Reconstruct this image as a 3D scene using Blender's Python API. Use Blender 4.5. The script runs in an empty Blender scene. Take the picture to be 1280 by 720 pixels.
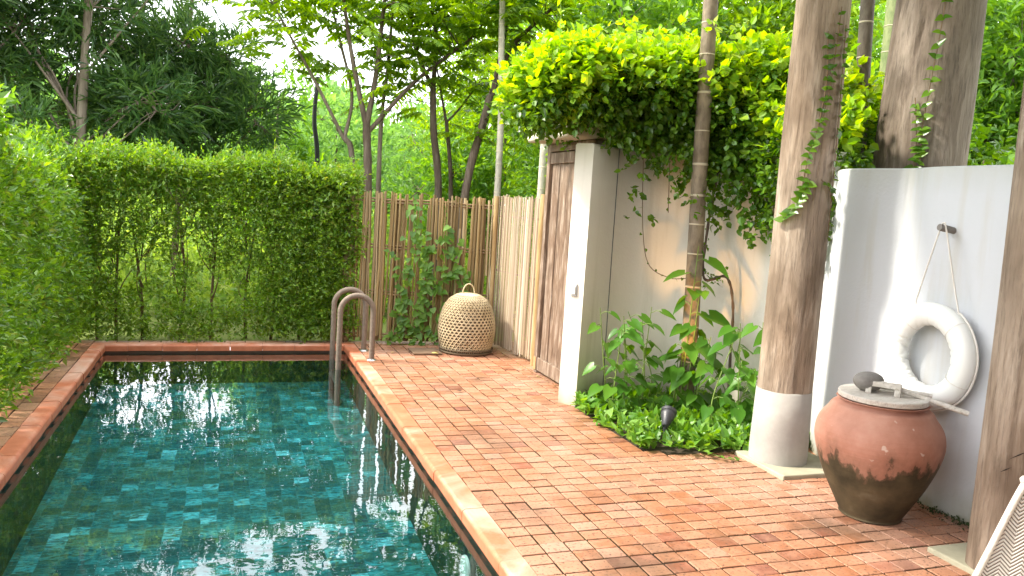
import bpy, bmesh, math
import numpy as np
from mathutils import Vector, Matrix
rng = np.random.default_rng(11)
scene = bpy.context.scene
COL = scene.collection
R = math.radians

# ------------------------------------------------------------------ helpers
def tag(o, label=None, cat=None, group=None, kind=None):
    if label: o['label'] = label
    if cat: o['category'] = cat
    if group: o['group'] = group
    if kind: o['kind'] = kind
    return o

def empty(name, loc=(0, 0, 0), label=None, cat=None, group=None):
    o = bpy.data.objects.new(name, None)
    COL.objects.link(o)
    o.location = loc
    return tag(o, label, cat, group)

def unit(v):
    v = np.asarray(v, float)
    return v / np.maximum(np.linalg.norm(v, axis=-1, keepdims=True), 1e-9)

class MB:
    """collects vertices and faces (world coordinates)"""
    def __init__(s):
        s.v = []; s.f = []; s.sm = []; s.mi = []; s.n = 0
    def add(s, V, F, smooth=False, mi=0):
        V = np.asarray(V, float).reshape(-1, 3)
        F = np.asarray(F, int)
        s.v.append(V); s.f.append(F + s.n); s.n += len(V)
        s.sm.append(np.full(len(F), smooth)); s.mi.append(np.full(len(F), mi))
        return s
    def box(s, lo, hi, mi=0):
        (a, b, c), (d, e, f) = lo, hi
        V = [(a,b,c),(d,b,c),(d,e,c),(a,e,c),(a,b,f),(d,b,f),(d,e,f),(a,e,f)]
        F = [(0,3,2,1),(4,5,6,7),(0,1,5,4),(1,2,6,5),(2,3,7,6),(3,0,4,7)]
        return s.add(V, F, False, mi)
    def obox(s, c, ax, ay, az, mi=0):
        c, ax, ay, az = map(lambda q: np.asarray(q, float), (c, ax, ay, az))
        V = [c-ax-ay-az, c+ax-ay-az, c+ax+ay-az, c-ax+ay-az, c-ax-ay+az, c+ax-ay+az, c+ax+ay+az, c-ax+ay+az]
        F = [(0,3,2,1),(4,5,6,7),(0,1,5,4),(1,2,6,5),(2,3,7,6),(3,0,4,7)]
        return s.add(V, F, False, mi)
    def tube(s, pts, rad, n=8, cap=True, mi=0, smooth=True, closed=False):
        P = np.asarray(pts, float); m = len(P)
        r = np.broadcast_to(np.asarray(rad, float), (m,))
        T = np.gradient(P, axis=0) if not closed else np.roll(P, -1, 0) - np.roll(P, 1, 0)
        T = unit(T)
        ref = np.array([0, 0, 1.]) if abs(T[0][2]) < .9 else np.array([1., 0, 0])
        u = unit(np.cross(T[0], ref)); U = []
        for i in range(m):
            u = unit(u - T[i] * (u @ T[i])); U.append(u)
        U = np.array(U); W = np.cross(T, U)
        a = np.linspace(0, 2*np.pi, n, endpoint=False)
        V = P[:, None] + r[:, None, None] * (np.cos(a)[None, :, None]*U[:, None] + np.sin(a)[None, :, None]*W[:, None])
        i = np.arange(m if closed else m-1)[:, None]; j = np.arange(n)[None]
        i2 = (i+1) % m; j2 = (j+1) % n
        F = np.stack([i*n+j, i*n+j2, i2*n+j2, i2*n+j], -1).reshape(-1, 4)
        s.add(V, F, smooth, mi)
        if cap and not closed:
            for k, c in ((0, P[0]), (m-1, P[-1])):
                Vc = np.concatenate([V[k], [c]])
                Fc = [(q, (q+1) % n, n) if k else ((q+1) % n, q, n) for q in range(n)]
                s.add(Vc, Fc, False, mi)
        return s
    def lathe(s, prof, c=(0, 0, 0), n=32, mi=0, smooth=True, wob=None):
        pr = np.asarray(prof, float); m = len(pr)
        a = np.linspace(0, 2*np.pi, n, endpoint=False)
        V = np.stack([pr[:, :1]*np.cos(a), pr[:, :1]*np.sin(a), np.repeat(pr[:, 1:2], n, 1)], -1)
        if wob is not None: V = wob(V, a)
        V = V + np.asarray(c, float)
        i = np.arange(m-1)[:, None]; j = np.arange(n)[None]; j2 = (j+1) % n
        F = np.stack([i*n+j, i*n+j2, (i+1)*n+j2, (i+1)*n+j], -1).reshape(-1, 4)
        return s.add(V, F, smooth, mi)
    def grid(s, V, smooth=True, mi=0, closed_u=False):
        V = np.asarray(V, float); m, n = V.shape[:2]
        i = np.arange(m-1)[:, None]; j = np.arange(n if closed_u else n-1)[None]; j2 = (j+1) % n
        F = np.stack([i*n+j, i*n+j2, (i+1)*n+j2, (i+1)*n+j], -1).reshape(-1, 4)
        return s.add(V, F, smooth, mi)
    def build(s, name, mats, parent=None):
        V = np.concatenate(s.v)
        me = bpy.data.meshes.new(name)
        me.vertices.add(len(V)); me.vertices.foreach_set('co', V.astype(np.float32).ravel())
        lv = np.concatenate([f.ravel() for f in s.f]).astype(np.int32)
        lt = np.concatenate([np.full(len(f), f.shape[1]) for f in s.f]).astype(np.int32)
        ls = np.concatenate([[0], np.cumsum(lt)[:-1]]).astype(np.int32)
        me.loops.add(len(lv)); me.loops.foreach_set('vertex_index', lv)
        me.polygons.add(len(lt))
        me.polygons.foreach_set('loop_start', ls); me.polygons.foreach_set('loop_total', lt)
        me.polygons.foreach_set('use_smooth', np.concatenate(s.sm).astype(bool))
        me.polygons.foreach_set('material_index', np.concatenate(s.mi).astype(np.int32))
        me.update(calc_edges=True); me.validate()
        for m in (mats if isinstance(mats, (list, tuple)) else [mats]): me.materials.append(m)
        o = bpy.data.objects.new(name, me); COL.objects.link(o)
        if parent is not None:
            o.parent = parent
            o.matrix_parent_inverse = Matrix.Translation(parent.location).inverted()
        return o

def bevel(o, w, seg=2):
    m = o.modifiers.new('bevel', 'BEVEL'); m.width = w; m.segments = seg; m.limit_method = 'ANGLE'; m.angle_limit = R(35)
    return o

# leaf templates: x across, y along, z up; sizes relative to length / width
T_LEAF = (np.array([(0,0,0),(.5,.42,.10),(0,1,-.03),(-.5,.42,.10)]), np.array([(0,1,2),(0,2,3)]))
T_LONG = (np.array([(0,0,0),(.5,.35,.05),(.42,.7,0),(0,1,-.10),(-.42,.7,0),(-.5,.35,.05),(0,.5,-.04)]),
          np.array([(0,1,6),(1,2,6),(2,3,6),(3,4,6),(4,5,6),(5,0,6)]))
T_HEART = (np.array([(0,.06,0),(.30,-.08,.03),(.5,.12,.06),(.46,.38,.05),(.27,.68,.0),(0,1,-.12),
                     (-.27,.68,.0),(-.46,.38,.05),(-.5,.12,.06),(-.30,-.08,.03),(0,.35,-.03),(0,.68,-.05)]),
           np.array([(0,1,2),(0,2,10),(10,2,3),(10,3,4),(10,4,11),(11,4,5),(11,5,6),(11,6,10),(10,6,7),(10,7,8),(10,8,0),(0,8,9)]))

T_OVAL = (np.array([(0,0,0),(.42,.22,.07),(.48,.55,.05),(0,1,-.08),(-.48,.55,.05),(-.42,.22,.07),(0,.5,-.02)]),
          np.array([(0,1,6),(1,2,6),(2,3,6),(3,4,6),(4,5,6),(5,0,6)]))
def inst(mb, T, P, A, N, L, W, mi=0, smooth=False):
    tv, tf = T
    A = unit(A); N = unit(N - A*np.sum(N*A, -1, keepdims=True)); B = np.cross(A, N)
    L = np.broadcast_to(L, (len(P),))[:, None, None]; W = np.broadcast_to(W, (len(P),))[:, None, None]
    V = P[:, None] + tv[None, :, 0:1]*W*B[:, None] + tv[None, :, 1:2]*L*A[:, None] + tv[None, :, 2:3]*L*N[:, None]
    F = (np.arange(len(P))[:, None, None]*len(tv) + tf[None]).reshape(-1, tf.shape[1])
    mb.add(V, F, smooth, mi)

def rdir(n, up=0.):
    v = rng.normal(size=(n, 3)); v[:, 2] += up
    return unit(v)

def twigs(mb, P, D, k, tl, ll, lw, spread=1.0, droop=0., T=T_LEAF, mi=0, tipw=False, upn=.8):
    """k leaves along twigs P,D of length tl"""
    n = len(P); D = unit(D)
    t = np.tile((np.arange(k)+rng.random(k)*.6)/k, (n, 1)) + rng.normal(0, .04, (n, k))
    tl = np.broadcast_to(tl, (n,))
    if tipw: t = 1-(1-t)**2*.6
    pos = P[:, None] + D[:, None]*(t*tl[:, None])[..., None]
    pos[..., 2] -= droop*(t*tl[:, None])**2/np.maximum(tl[:, None], .01)
    rad = rdir(n*k).reshape(n, k, 3)
    A = unit(D[:, None] + rad*spread)
    A[..., 2] -= droop*.8
    N = rdir(n*k, 0).reshape(n, k, 3)*.7 + np.array([0, 0, upn])
    s = rng.uniform(.5, 1.35, (n, k))
    inst(mb, T, pos.reshape(-1, 3), A.reshape(-1, 3), N.reshape(-1, 3), (ll*s).ravel(), (lw*s).ravel(), mi)

def pinnate(mb, P, D, L, k, ll, lw, droop=.5, mi=0, stem=True, smi=1, hang=.35):
    """compound leaves: leaflets in two rows along a drooping rachis"""
    n = len(P); D = unit(D); L = np.broadcast_to(L, (n,))
    side = unit(np.cross(D, np.array([0, 0, 1.])) + 1e-4)
    t = np.linspace(.18, 1, k)
    pos = P[:, None] + D[:, None]*(L[:, None]*t)[..., None]
    pos[..., 2] -= droop*(L[:, None]*t**2)
    tan = D[:, None] + np.array([0, 0, -1.])*(2*droop*t)[None, :, None]
    for sg in (-1, 1):
        A = side[:, None]*sg + tan*.45 + rng.normal(0, .12, (n, k, 3)); A[..., 2] -= hang
        N = np.cross(A, tan)*sg; N = N*np.sign(N[..., 2:3]+1e-6) + rng.normal(0, .2, (n, k, 3))
        s = (rng.uniform(.85, 1.1, (n, k))*np.sin(np.clip(t*2.6+.35, 0, 2.9))**.5)
        inst(mb, T_LONG if ll < .2 else T_LEAF, pos.reshape(-1, 3), A.reshape(-1, 3), N.reshape(-1, 3), (ll*s).ravel(), (lw*s).ravel(), mi)

def spl(pts, n):
    """catmull-rom through points"""
    P = np.asarray(pts, float); P = np.concatenate([[2*P[0]-P[1]], P, [2*P[-1]-P[-2]]])
    m = len(P)-3; out = []
    for u in np.linspace(0, m-1e-6, n):
        i = int(u); t = u-i; a, b, c, d = P[i:i+4]
        out.append(.5*((2*b)+(-a+c)*t+(2*a-5*b+4*c-d)*t*t+(-a+3*b-3*c+d)*t**3))
    return np.array(out)

# ------------------------------------------------------------------ materials
def new_mat(name):
    m = bpy.data.materials.new(name); m.use_nodes = True
    nt = m.node_tree; nt.nodes.clear()
    out = nt.nodes.new('ShaderNodeOutputMaterial')
    return m, nt, out
def nd(nt, t, **kw):
    n = nt.nodes.new(t)
    for k, v in kw.items():
        if k in n.inputs: n.inputs[k].default_value = v
        else: setattr(n, k, v)
    return n
def lk(nt, a, b): nt.links.new(a, b)
def ramp(nt, fac, stops, interp='LINEAR'):
    r = nt.nodes.new('ShaderNodeValToRGB'); cr = r.color_ramp; cr.interpolation = interp
    while len(cr.elements) < len(stops): cr.elements.new(.5)
    for e, (p, c) in zip(cr.elements, stops):
        e.position = p; e.color = (*c, 1) if len(c) == 3 else c
    if fac is not None: lk(nt, fac, r.inputs[0])
    return r
def noise(nt, scale, detail=4, rough=.55, vec=None, dist=0):
    n = nd(nt, 'ShaderNodeTexNoise', Scale=scale, Detail=detail, Roughness=rough, Distortion=dist)
    if vec is not None: lk(nt, vec, n.inputs['Vector'])
    return n
def objvec(nt, scale=(1, 1, 1), rot=(0, 0, 0), loc=(0, 0, 0)):
    tc = nt.nodes.new('ShaderNodeTexCoord'); mp = nt.nodes.new('ShaderNodeMapping')
    mp.inputs['Scale'].default_value = scale; mp.inputs['Rotation'].default_value = rot; mp.inputs['Location'].default_value = loc
    lk(nt, tc.outputs['Object'], mp.inputs['Vector'])
    return mp.outputs[0]
def mixc(nt, fac, a, b, mode='MIX'):
    m = nt.nodes.new('ShaderNodeMix'); m.data_type = 'RGBA'; m.blend_type = mode
    for s, v in ((0, fac), (6, a), (7, b)):
        if isinstance(v, bpy.types.NodeSocket): lk(nt, v, m.inputs[s])
        else: m.inputs[s].default_value = v if s == 0 else (*v, 1)
    return m.outputs[2]
def math_(nt, op, a, b=None, c=None):
    m = nt.nodes.new('ShaderNodeMath'); m.operation = op
    for i, v in enumerate((a, b, c)):
        if v is None: continue
        if isinstance(v, bpy.types.NodeSocket): lk(nt, v, m.inputs[i])
        else: m.inputs[i].default_value = v
    return m.outputs[0]
def bump(nt, h, strength=.3, dist=.01):
    b = nd(nt, 'ShaderNodeBump', Strength=strength, Distance=dist); lk(nt, h, b.inputs['Height']); return b.outputs[0]
def bsdf(nt, out, col, rough=.6, normal=None, spec=.4):
    p = nt.nodes.new('ShaderNodeBsdfPrincipled')
    if isinstance(col, bpy.types.NodeSocket): lk(nt, col, p.inputs['Base Color'])
    else: p.inputs['Base Color'].default_value = (*col, 1)
    if isinstance(rough, bpy.types.NodeSocket): lk(nt, rough, p.inputs['Roughness'])
    else: p.inputs['Roughness'].default_value = rough
    p.inputs['Specular IOR Level'].default_value = spec
    if normal is not None: lk(nt, normal, p.inputs['Normal'])
    lk(nt, p.outputs[0], out.inputs[0])
    return p

def leaf_mat(name, cols, trans=.45, rough=.42, tcol=None, spec=.5):
    m, nt, out = new_mat(name)
    g = nt.nodes.new('ShaderNodeNewGeometry')
    gr_, gg_ = {'hedge_leaf': (1.45, 1.32), 'thin_hedge_leaf': (1.45, 1.32), 'vine_leaf': (1.5, 1.35), 'compound_leaf': (1.25, 1.18), 'ground_cover_leaf': (1.3, 1.15), 'heart_leaf': (1.3, 1.2), 'narrow_dark_leaf': (1.15, 1.1)}.get(name, (1, 1))
    cols = [(c[0]*gr_, c[1]*gg_, c[2]) for c in cols]; k = len(cols)
    r = ramp(nt, g.outputs['Random Per Island'], [(i/(k-1) if k > 1 else 0, c) for i, c in enumerate(cols)])
    p = bsdf(nt, out, r.outputs[0], rough, None, spec)
    t = nt.nodes.new('ShaderNodeBsdfTranslucent')
    hs = nd(nt, 'ShaderNodeHueSaturation', Hue=.478, Saturation=1.15, Value=1.7); lk(nt, r.outputs[0], hs.inputs['Color'])
    lk(nt, hs.outputs[0], t.inputs['Color'])
    mx = nd(nt, 'ShaderNodeMixShader', Fac=trans)
    lk(nt, p.outputs[0], mx.inputs[1]); lk(nt, t.outputs[0], mx.inputs[2]); lk(nt, mx.outputs[0], out.inputs[0])
    return m

def wood_mat(name, c1, c2, c3, streak=(9, 9, .6), rough=.75, b=.35, moss=None):
    m, nt, out = new_mat(name)
    v = objvec(nt, streak)
    n = noise(nt, 1.6, 8, .62, v, .6); n2 = noise(nt, 1.3, 3, .5, objvec(nt))
    fine = noise(nt, 4, 6, .72, objvec(nt, (streak[0]*2.2, streak[1]*2.2, streak[2]*1.1)))
    big = noise(nt, .9, 4, .6, objvec(nt, (streak[0]*.5, streak[1]*.5, streak[2]*1.6)))
    c = ramp(nt, n.outputs[0], [(.3, c1), (.5, c2), (.68, c3)]).outputs[0]
    c = mixc(nt, ramp(nt, n2.outputs[0], [(.35, (0, 0, 0)), (.7, (.5, .5, .5))]).outputs[0], c, c3)
    c = mixc(nt, ramp(nt, big.outputs[0], [(.50, (0, 0, 0)), (.66, (.65, .65, .65))]).outputs[0], c, c1)
    c = mixc(nt, ramp(nt, fine.outputs[0], [(.50, (0, 0, 0)), (.68, (.55, .55, .55))]).outputs[0], c, tuple(q*.4 for q in c1))
    h = math_(nt, 'ADD', n.outputs[0], math_(nt, 'MULTIPLY', fine.outputs[0], .5))
    bsdf(nt, out, c, rough, bump(nt, h, b, .02), .25)
    return m

def plain(name, col, rough=.6, var=.15, scale=8, b=.1, spec=.4, metal=0):
    m, nt, out = new_mat(name)
    n = noise(nt, scale, 5, .6, objvec(nt))
    c = mixc(nt, n.outputs[0], tuple(q*(1-var) for q in col), tuple(min(1, q*(1+var)) for q in col))
    p = bsdf(nt, out, c, rough, bump(nt, n.outputs[0], b, .01), spec)
    p.inputs['Metallic'].default_value = metal
    return m

def make_brick_mat(name, pal, stain):
    m, nt, out = new_mat(name)
    g = nt.nodes.new('ShaderNodeNewGeometry'); rnd = g.outputs['Random Per Island']
    base = ramp(nt, rnd, pal).outputs[0]
    v = objvec(nt)
    pit = noise(nt, 62, 4, .62, v)
    blot = noise(nt, 14, 4, .6, v)
    patch = noise(nt, 1.1, 4, .55, v)
    patch2 = noise(nt, 1.7, 5, .6, objvec(nt, loc=(5, 3, 0)))
    c = mixc(nt, ramp(nt, blot.outputs[0], [(.42, (0, 0, 0)), (.74, (.6, .6, .6))]).outputs[0], base, (.46, .24, .15))
    c = mixc(nt, ramp(nt, patch.outputs[0], [(.48, (0, 0, 0)), (.70, (.5, .5, .5))]).outputs[0], c, (.50, .31, .23))
    c = mixc(nt, ramp(nt, patch2.outputs[0], [(.52, (0, 0, 0)), (.70, (stain, stain, stain))]).outputs[0], c, (.09, .06, .035))
    c = mixc(nt, ramp(nt, pit.outputs[0], [(.56, (0, 0, 0)), (.64, (.85, .85, .85))]).outputs[0], c, (.085, .045, .03))
    bsdf(nt, out, c, ramp(nt, blot.outputs[0], [(.3, (.36, .36, .36)), (.7, (.62, .62, .62))]).outputs[0],
         bump(nt, math_(nt, 'ADD', blot.outputs[0], math_(nt, 'MULTIPLY', pit.outputs[0], -.5)), .5, .006), .35)
    return m

M = {}
M['brick'] = make_brick_mat('terracotta_brick', [(0, (.24, .085, .045)), (.06, (.31, .125, .06)), (.45, (.365, .160, .086)), (.80, (.405, .200, .12)), (.95, (.39, .215, .15)), (.98, (.27, .09, .05)), (1, (.17, .065, .045))], .6)
M['oldbrick'] = make_brick_mat('mossy_brick', [(0, (.20, .085, .045)), (.4, (.34, .15, .08)), (.8, (.40, .21, .13)), (1, (.16, .10, .06))], .8)
def mortar_mat():
    m, nt, out = new_mat('dark_mortar'); v = objvec(nt); n = noise(nt, 2.2, 5, .6, v); f = noise(nt, 60, 3, .6, v)
    c = ramp(nt, n.outputs[0], [(.4, (.026, .017, .011)), (.58, (.030, .024, .011)), (.68, (.028, .040, .010))]).outputs[0]
    bsdf(nt, out, c, .95, bump(nt, f.outputs[0], .5, .01), .1); return m
M['mortar'] = mortar_mat()

def coping_mat():
    m, nt, out = new_mat('terracotta_coping')
    v = objvec(nt); n = noise(nt, 7, 5, .6, v); n2 = noise(nt, 1.3, 7, .66, v, .9); g = nt.nodes.new('ShaderNodeNewGeometry')
    sep = nt.nodes.new('ShaderNodeSeparateXYZ'); lk(nt, v, sep.inputs[0])
    c = ramp(nt, n.outputs[0], [(.3, (.40, .115, .05)), (.6, (.52, .17, .085)), (.8, (.58, .26, .15))]).outputs[0]
    salt = ramp(nt, n2.outputs[0], [(.44, (0, 0, 0)), (.66, (.65, .65, .65))]).outputs[0]
    top = ramp(nt, math_(nt, 'ADD', math_(nt, 'MULTIPLY', sep.outputs[2], 40.), 1.0), [(.3, (0, 0, 0)), (.8, (1, 1, 1))]).outputs[0]
    f = mixc(nt, 1.0, salt, top, 'MULTIPLY')
    c = mixc(nt, f, c, (.70, .52, .42))
    bsdf(nt, out, c, .55, bump(nt, n.outputs[0], .3, .006), .4)
    return m
M['coping'] = coping_mat()

def pool_tile(name, deep):
    m, nt, out = new_mat(name)
    g = nt.nodes.new('ShaderNodeTexCoord')
    v = g.outputs['Object']
    wob = noise(nt, 4.5, 3, .55, v)
    wv = nt.nodes.new('ShaderNodeVectorMath'); wv.operation = 'MULTIPLY_ADD'
    lk(nt, wob.outputs['Color'], wv.inputs[0]); wv.inputs[1].default_value = (.045, .045, 0); lk(nt, v, wv.inputs[2])
    sep = nt.nodes.new('ShaderNodeSeparateXYZ'); lk(nt, wv.outputs[0], sep.inputs[0])
    sc = 1/.105
    if deep:
        px = math_(nt, 'MULTIPLY', math_(nt, 'ADD', sep.outputs[0], sep.outputs[1]), sc); py = math_(nt, 'MULTIPLY', sep.outputs[2], sc)
    else:
        px = math_(nt, 'MULTIPLY', sep.outputs[0], sc); py = math_(nt, 'MULTIPLY', sep.outputs[1], sc)
    ix = math_(nt, 'FLOOR', px); iy0 = math_(nt, 'ADD', py, math_(nt, 'MULTIPLY', math_(nt, 'MODULO', ix, 2.0), .37))
    iy = math_(nt, 'FLOOR', iy0)
    cmb = nt.nodes.new('ShaderNodeCombineXYZ'); lk(nt, ix, cmb.inputs[0]); lk(nt, iy, cmb.inputs[1])
    wn = nt.nodes.new('ShaderNodeTexWhiteNoise'); wn.noise_dimensions = '2D'; lk(nt, cmb.outputs[0], wn.inputs['Vector'])
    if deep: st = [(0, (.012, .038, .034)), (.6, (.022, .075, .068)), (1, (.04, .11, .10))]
    else: st = [(0, (.008, .085, .09)), (.35, (.016, .17, .175)), (.65, (.03, .26, .27)), (.88, (.05, .36, .39)), (.965, (.09, .50, .56)), (1, (.22, .72, .80))]
    c = ramp(nt, wn.outputs['Value'], st).outputs[0]
    # stone veins inside each tile, turned by a per-tile random
    off = nt.nodes.new('ShaderNodeVectorMath'); off.operation = 'MULTIPLY_ADD'
    lk(nt, wn.outputs['Color'], off.inputs[0]); off.inputs[1].default_value = (9, 9, 9); lk(nt, v, off.inputs[2])
    mp = nt.nodes.new('ShaderNodeMapping'); mp.inputs['Scale'].default_value = (9, 26, 9); mp.inputs['Rotation'].default_value = (0, 0, .5)
    lk(nt, off.outputs[0], mp.inputs['Vector'])
    vein = noise(nt, 1.2, 5, .65, mp.outputs[0], 1.2)
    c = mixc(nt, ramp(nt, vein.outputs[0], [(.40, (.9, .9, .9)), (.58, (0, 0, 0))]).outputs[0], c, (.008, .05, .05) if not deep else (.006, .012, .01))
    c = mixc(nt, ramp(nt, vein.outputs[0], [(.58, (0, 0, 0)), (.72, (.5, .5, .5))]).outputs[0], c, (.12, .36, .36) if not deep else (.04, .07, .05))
    mosaic = noise(nt, 2.2, 3, .5, v)
    c = mixc(nt, ramp(nt, mosaic.outputs[0], [(.46, (0, 0, 0)), (.68, (.55, .55, .55))]).outputs[0], c, (.045, .085, .03))
    fx = math_(nt, 'FRACT', px); fy = math_(nt, 'FRACT', iy0)
    e = math_(nt, 'MINIMUM', math_(nt, 'MINIMUM', fx, math_(nt, 'SUBTRACT', 1, fx)), math_(nt, 'MINIMUM', fy, math_(nt, 'SUBTRACT', 1, fy)))
    grout = ramp(nt, e, [(.022, (.55, .55, .55)), (.035, (0, 0, 0))]).outputs[0]
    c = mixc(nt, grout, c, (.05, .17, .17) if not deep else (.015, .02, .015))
    bsdf(nt, out, c, .6, None, .2)
    return m
M['tile'] = pool_tile('green_stone_tile', False)
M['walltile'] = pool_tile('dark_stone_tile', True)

def water_mat():
    m, nt, out = new_mat('pool_water')
    v = objvec(nt, (1, 1, 1))
    n1 = noise(nt, 2.6, 3, .5, v, .4); n2 = noise(nt, 11, 2, .5, v)
    h = math_(nt, 'ADD', n1.outputs[0], math_(nt, 'MULTIPLY', n2.outputs[0], .22))
    b = bump(nt, h, .034, .05)
    fr = nd(nt, 'ShaderNodeFresnel', IOR=1.38); lk(nt, b, fr.inputs['Normal'])
    f2 = math_(nt, 'MINIMUM', math_(nt, 'MULTIPLY', fr.outputs[0], 1.5), 1.0)
    gl = nd(nt, 'ShaderNodeBsdfGlossy', Roughness=.0); lk(nt, b, gl.inputs['Normal'])
    gl.inputs['Color'].default_value = (1, 1, 1, 1)
    tr = nt.nodes.new('ShaderNodeBsdfTransparent'); tr.inputs['Color'].default_value = (.74, .98, .97, 1)
    mx = nt.nodes.new('ShaderNodeMixShader'); lk(nt, f2, mx.inputs[0]); lk(nt, tr.outputs[0], mx.inputs[1]); lk(nt, gl.outputs[0], mx.inputs[2])
    lk(nt, mx.outputs[0], out.inputs[0])
    return m
M['water'] = water_mat()

def stucco(name, col, grime_shade_h=.35):
    m, nt, out = new_mat(name)
    v = objvec(nt); n = noise(nt, 1.4, 5, .6, v); f = noise(nt, 55, 3, .6, v); st = noise(nt, 1.8, 5, .6, objvec(nt, (4, 4, .35)))
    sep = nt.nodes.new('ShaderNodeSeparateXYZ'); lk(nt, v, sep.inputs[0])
    c = mixc(nt, ramp(nt, n.outputs[0], [(.4, (0, 0, 0)), (.75, (.35, .35, .35))]).outputs[0], col, tuple(q*.86 for q in col))
    c = mixc(nt, ramp(nt, st.outputs[0], [(.52, (0, 0, 0)), (.72, (.42, .42, .42))]).outputs[0], c, (.44, .40, .31))
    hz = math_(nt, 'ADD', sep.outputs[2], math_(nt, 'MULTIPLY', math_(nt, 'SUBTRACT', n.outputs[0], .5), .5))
    gr = ramp(nt, hz, [(.0, (.85, .85, .85)), (.08, (.5, .5, .5)), (.18, (.2, .2, .2)), (grime_shade_h+.1, (0, 0, 0))]).outputs[0]  # foot grime, darkened further to paint in the shade at the base
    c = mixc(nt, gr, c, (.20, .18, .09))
    tp = ramp(nt, math_(nt, 'SUBTRACT', sep.outputs[2], 1.0), [(.8, (0, 0, 0)), (1.0, (.30, .30, .30))]).outputs[0]
    c = mixc(nt, tp, c, (.33, .34, .22))
    bsdf(nt, out, c, .8, bump(nt, math_(nt, 'ADD', n.outputs[0], math_(nt, 'MULTIPLY', f.outputs[0], .12)), .5, .03), .25)
    return m
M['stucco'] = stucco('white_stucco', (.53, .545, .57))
M['bounce_tint'] = stucco('bounce_tinted_stucco', (.74, .70, .625))  # white render with warm bounce light and shade tinted into its colour
M['concrete'] = plain('pale_concrete', (.33, .315, .29), .85, .42, 4.5, .5)
M['slab'] = plain('mossy_slab', (.34, .32, .23), .85, .35, 9, .3)
M['log'] = wood_mat('weathered_log', (.115, .08, .053), (.255, .19, .135), (.44, .37, .295), (6, 6, 1.0), .85, 1.0)
M['log2'] = wood_mat('dark_log', (.06, .043, .031), (.135, .10, .076), (.28, .23, .19), (5, 5, 1.1), .85, 1.0)
M['door'] = wood_mat('old_door_wood', (.09, .055, .035), (.19, .125, .085), (.36, .29, .23), (16, 16, 2.2), .8, .4)
M['bamboo'] = leaf_mat('split_bamboo', [(.13, .085, .035), (.26, .175, .075), (.37, .265, .125), (.18, .12, .055), (.46, .36, .21)], 0.0, .55, spec=.3)
M['bamboopale'] = leaf_mat('pale_split_bamboo', [(.17, .12, .07), (.34, .26, .17), (.48, .40, .30), (.26, .18, .11), (.55, .49, .40)], 0.0, .55, spec=.3)
M['bpole'] = wood_mat('bamboo_pole', (.28, .17, .07), (.38, .25, .11), (.46, .33, .17), (12, 12, 1.2), .5, .15)
M['rail'] = wood_mat('brown_rail', (.16, .10, .055), (.26, .17, .09), (.36, .25, .15), (3, 3, 3), .7, .3)
M['rope'] = plain('grey_brown_rope', (.20, .155, .12), .85, .35, 30, .3)
M['steel'] = plain('steel', (.55, .55, .53), .35, .1, 12, .05, .5, 1)
M['basket'] = wood_mat('woven_bamboo_strip', (.42, .32, .18), (.56, .45, .28), (.66, .56, .38), (3, 3, 3), .6, .2)
M['basket_rim_shade'] = plain('basket_rim_and_shade', (.12, .085, .05), .9, .2)  # dark brown for the rim and for shade painted inside the basket
M['ring'] = plain('white_vinyl', (.78, .79, .76), .38, .04, 5, .05, .5)
M['cord'] = plain('white_cord', (.70, .67, .62), .8, .1, 60, .3)
M['whiteplastic'] = plain('white_plastic', (.75, .75, .73), .4, .04)
M['greyplastic'] = plain('grey_plastic', (.45, .46, .47), .4, .04)
M['lamp'] = plain('charcoal_metal', (.035, .036, .04), .45, .2, 20, .1, .5)
M['stone'] = plain('grey_stone', (.20, .185, .17), .85, .3, 40, .4)
M['palewood'] = wood_mat('pale_bleached_wood', (.46, .41, .35), (.58, .54, .48), (.66, .63, .58), (4, 14, 14), .75, .25)
M['soil'] = plain('dark_soil', (.05, .035, .022), .95, .4, 15, .4)
M['bark'] = wood_mat('brown_bark', (.06, .042, .03), (.11, .078, .056), (.18, .14, .11), (10, 10, 1.5), .85, .5)
M['barkpale'] = wood_mat('pale_bark', (.12, .09, .065), (.19, .15, .11), (.28, .235, .19), (10, 10, 1.5), .85, .5)
M['barkdark'] = plain('dark_bark', (.03, .03, .032), .9, .3, 12, .4)
M['stem'] = plain('brown_stem', (.15, .095, .05), .8, .3, 20, .2)
M['greenstem'] = plain('green_stem', (.16, .24, .05), .6, .2, 20, .1)

def jar_mat():
    m, nt, out = new_mat('terracotta_jar')
    v = objvec(nt); n = noise(nt, 3.5, 6, .62, v); st = noise(nt, 2.2, 6, .62, objvec(nt, (4.2, 4.2, 2.4))); rings = noise(nt, 3, 3, .5, objvec(nt, (.6, .6, 28)))
    sep = nt.nodes.new('ShaderNodeSeparateXYZ'); lk(nt, v, sep.inputs[0])
    c = ramp(nt, n.outputs[0], [(.3, (.33, .145, .095)), (.55, (.45, .225, .16)), (.75, (.52, .31, .235))]).outputs[0]
    sp = noise(nt, 16, 2, .5, v)
    c = mixc(nt, ramp(nt, sp.outputs[0], [(.70, (0, 0, 0)), (.73, (.7, .7, .7))]).outputs[0], c, (.62, .50, .42))
    hz = math_(nt, 'ADD', sep.outputs[2], math_(nt, 'MULTIPLY', math_(nt, 'SUBTRACT', st.outputs[0], .5), .45))
    moss = ramp(nt, hz, [(.31, (1, 1, 1)), (.345, (.75, .75, .75)), (.362, (.30, .30, .30)), (.45, (0, 0, 0))]).outputs[0]
    mc = ramp(nt, n.outputs[0], [(.35, (.035, .028, .014)), (.6, (.10, .075, .04)), (.75, (.17, .14, .09))]).outputs[0]
    c = mixc(nt, moss, c, mc)
    bsdf(nt, out, c, .75, bump(nt, math_(nt, 'ADD', rings.outputs[0], n.outputs[0]), .25, .01), .3)
    return m
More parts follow.
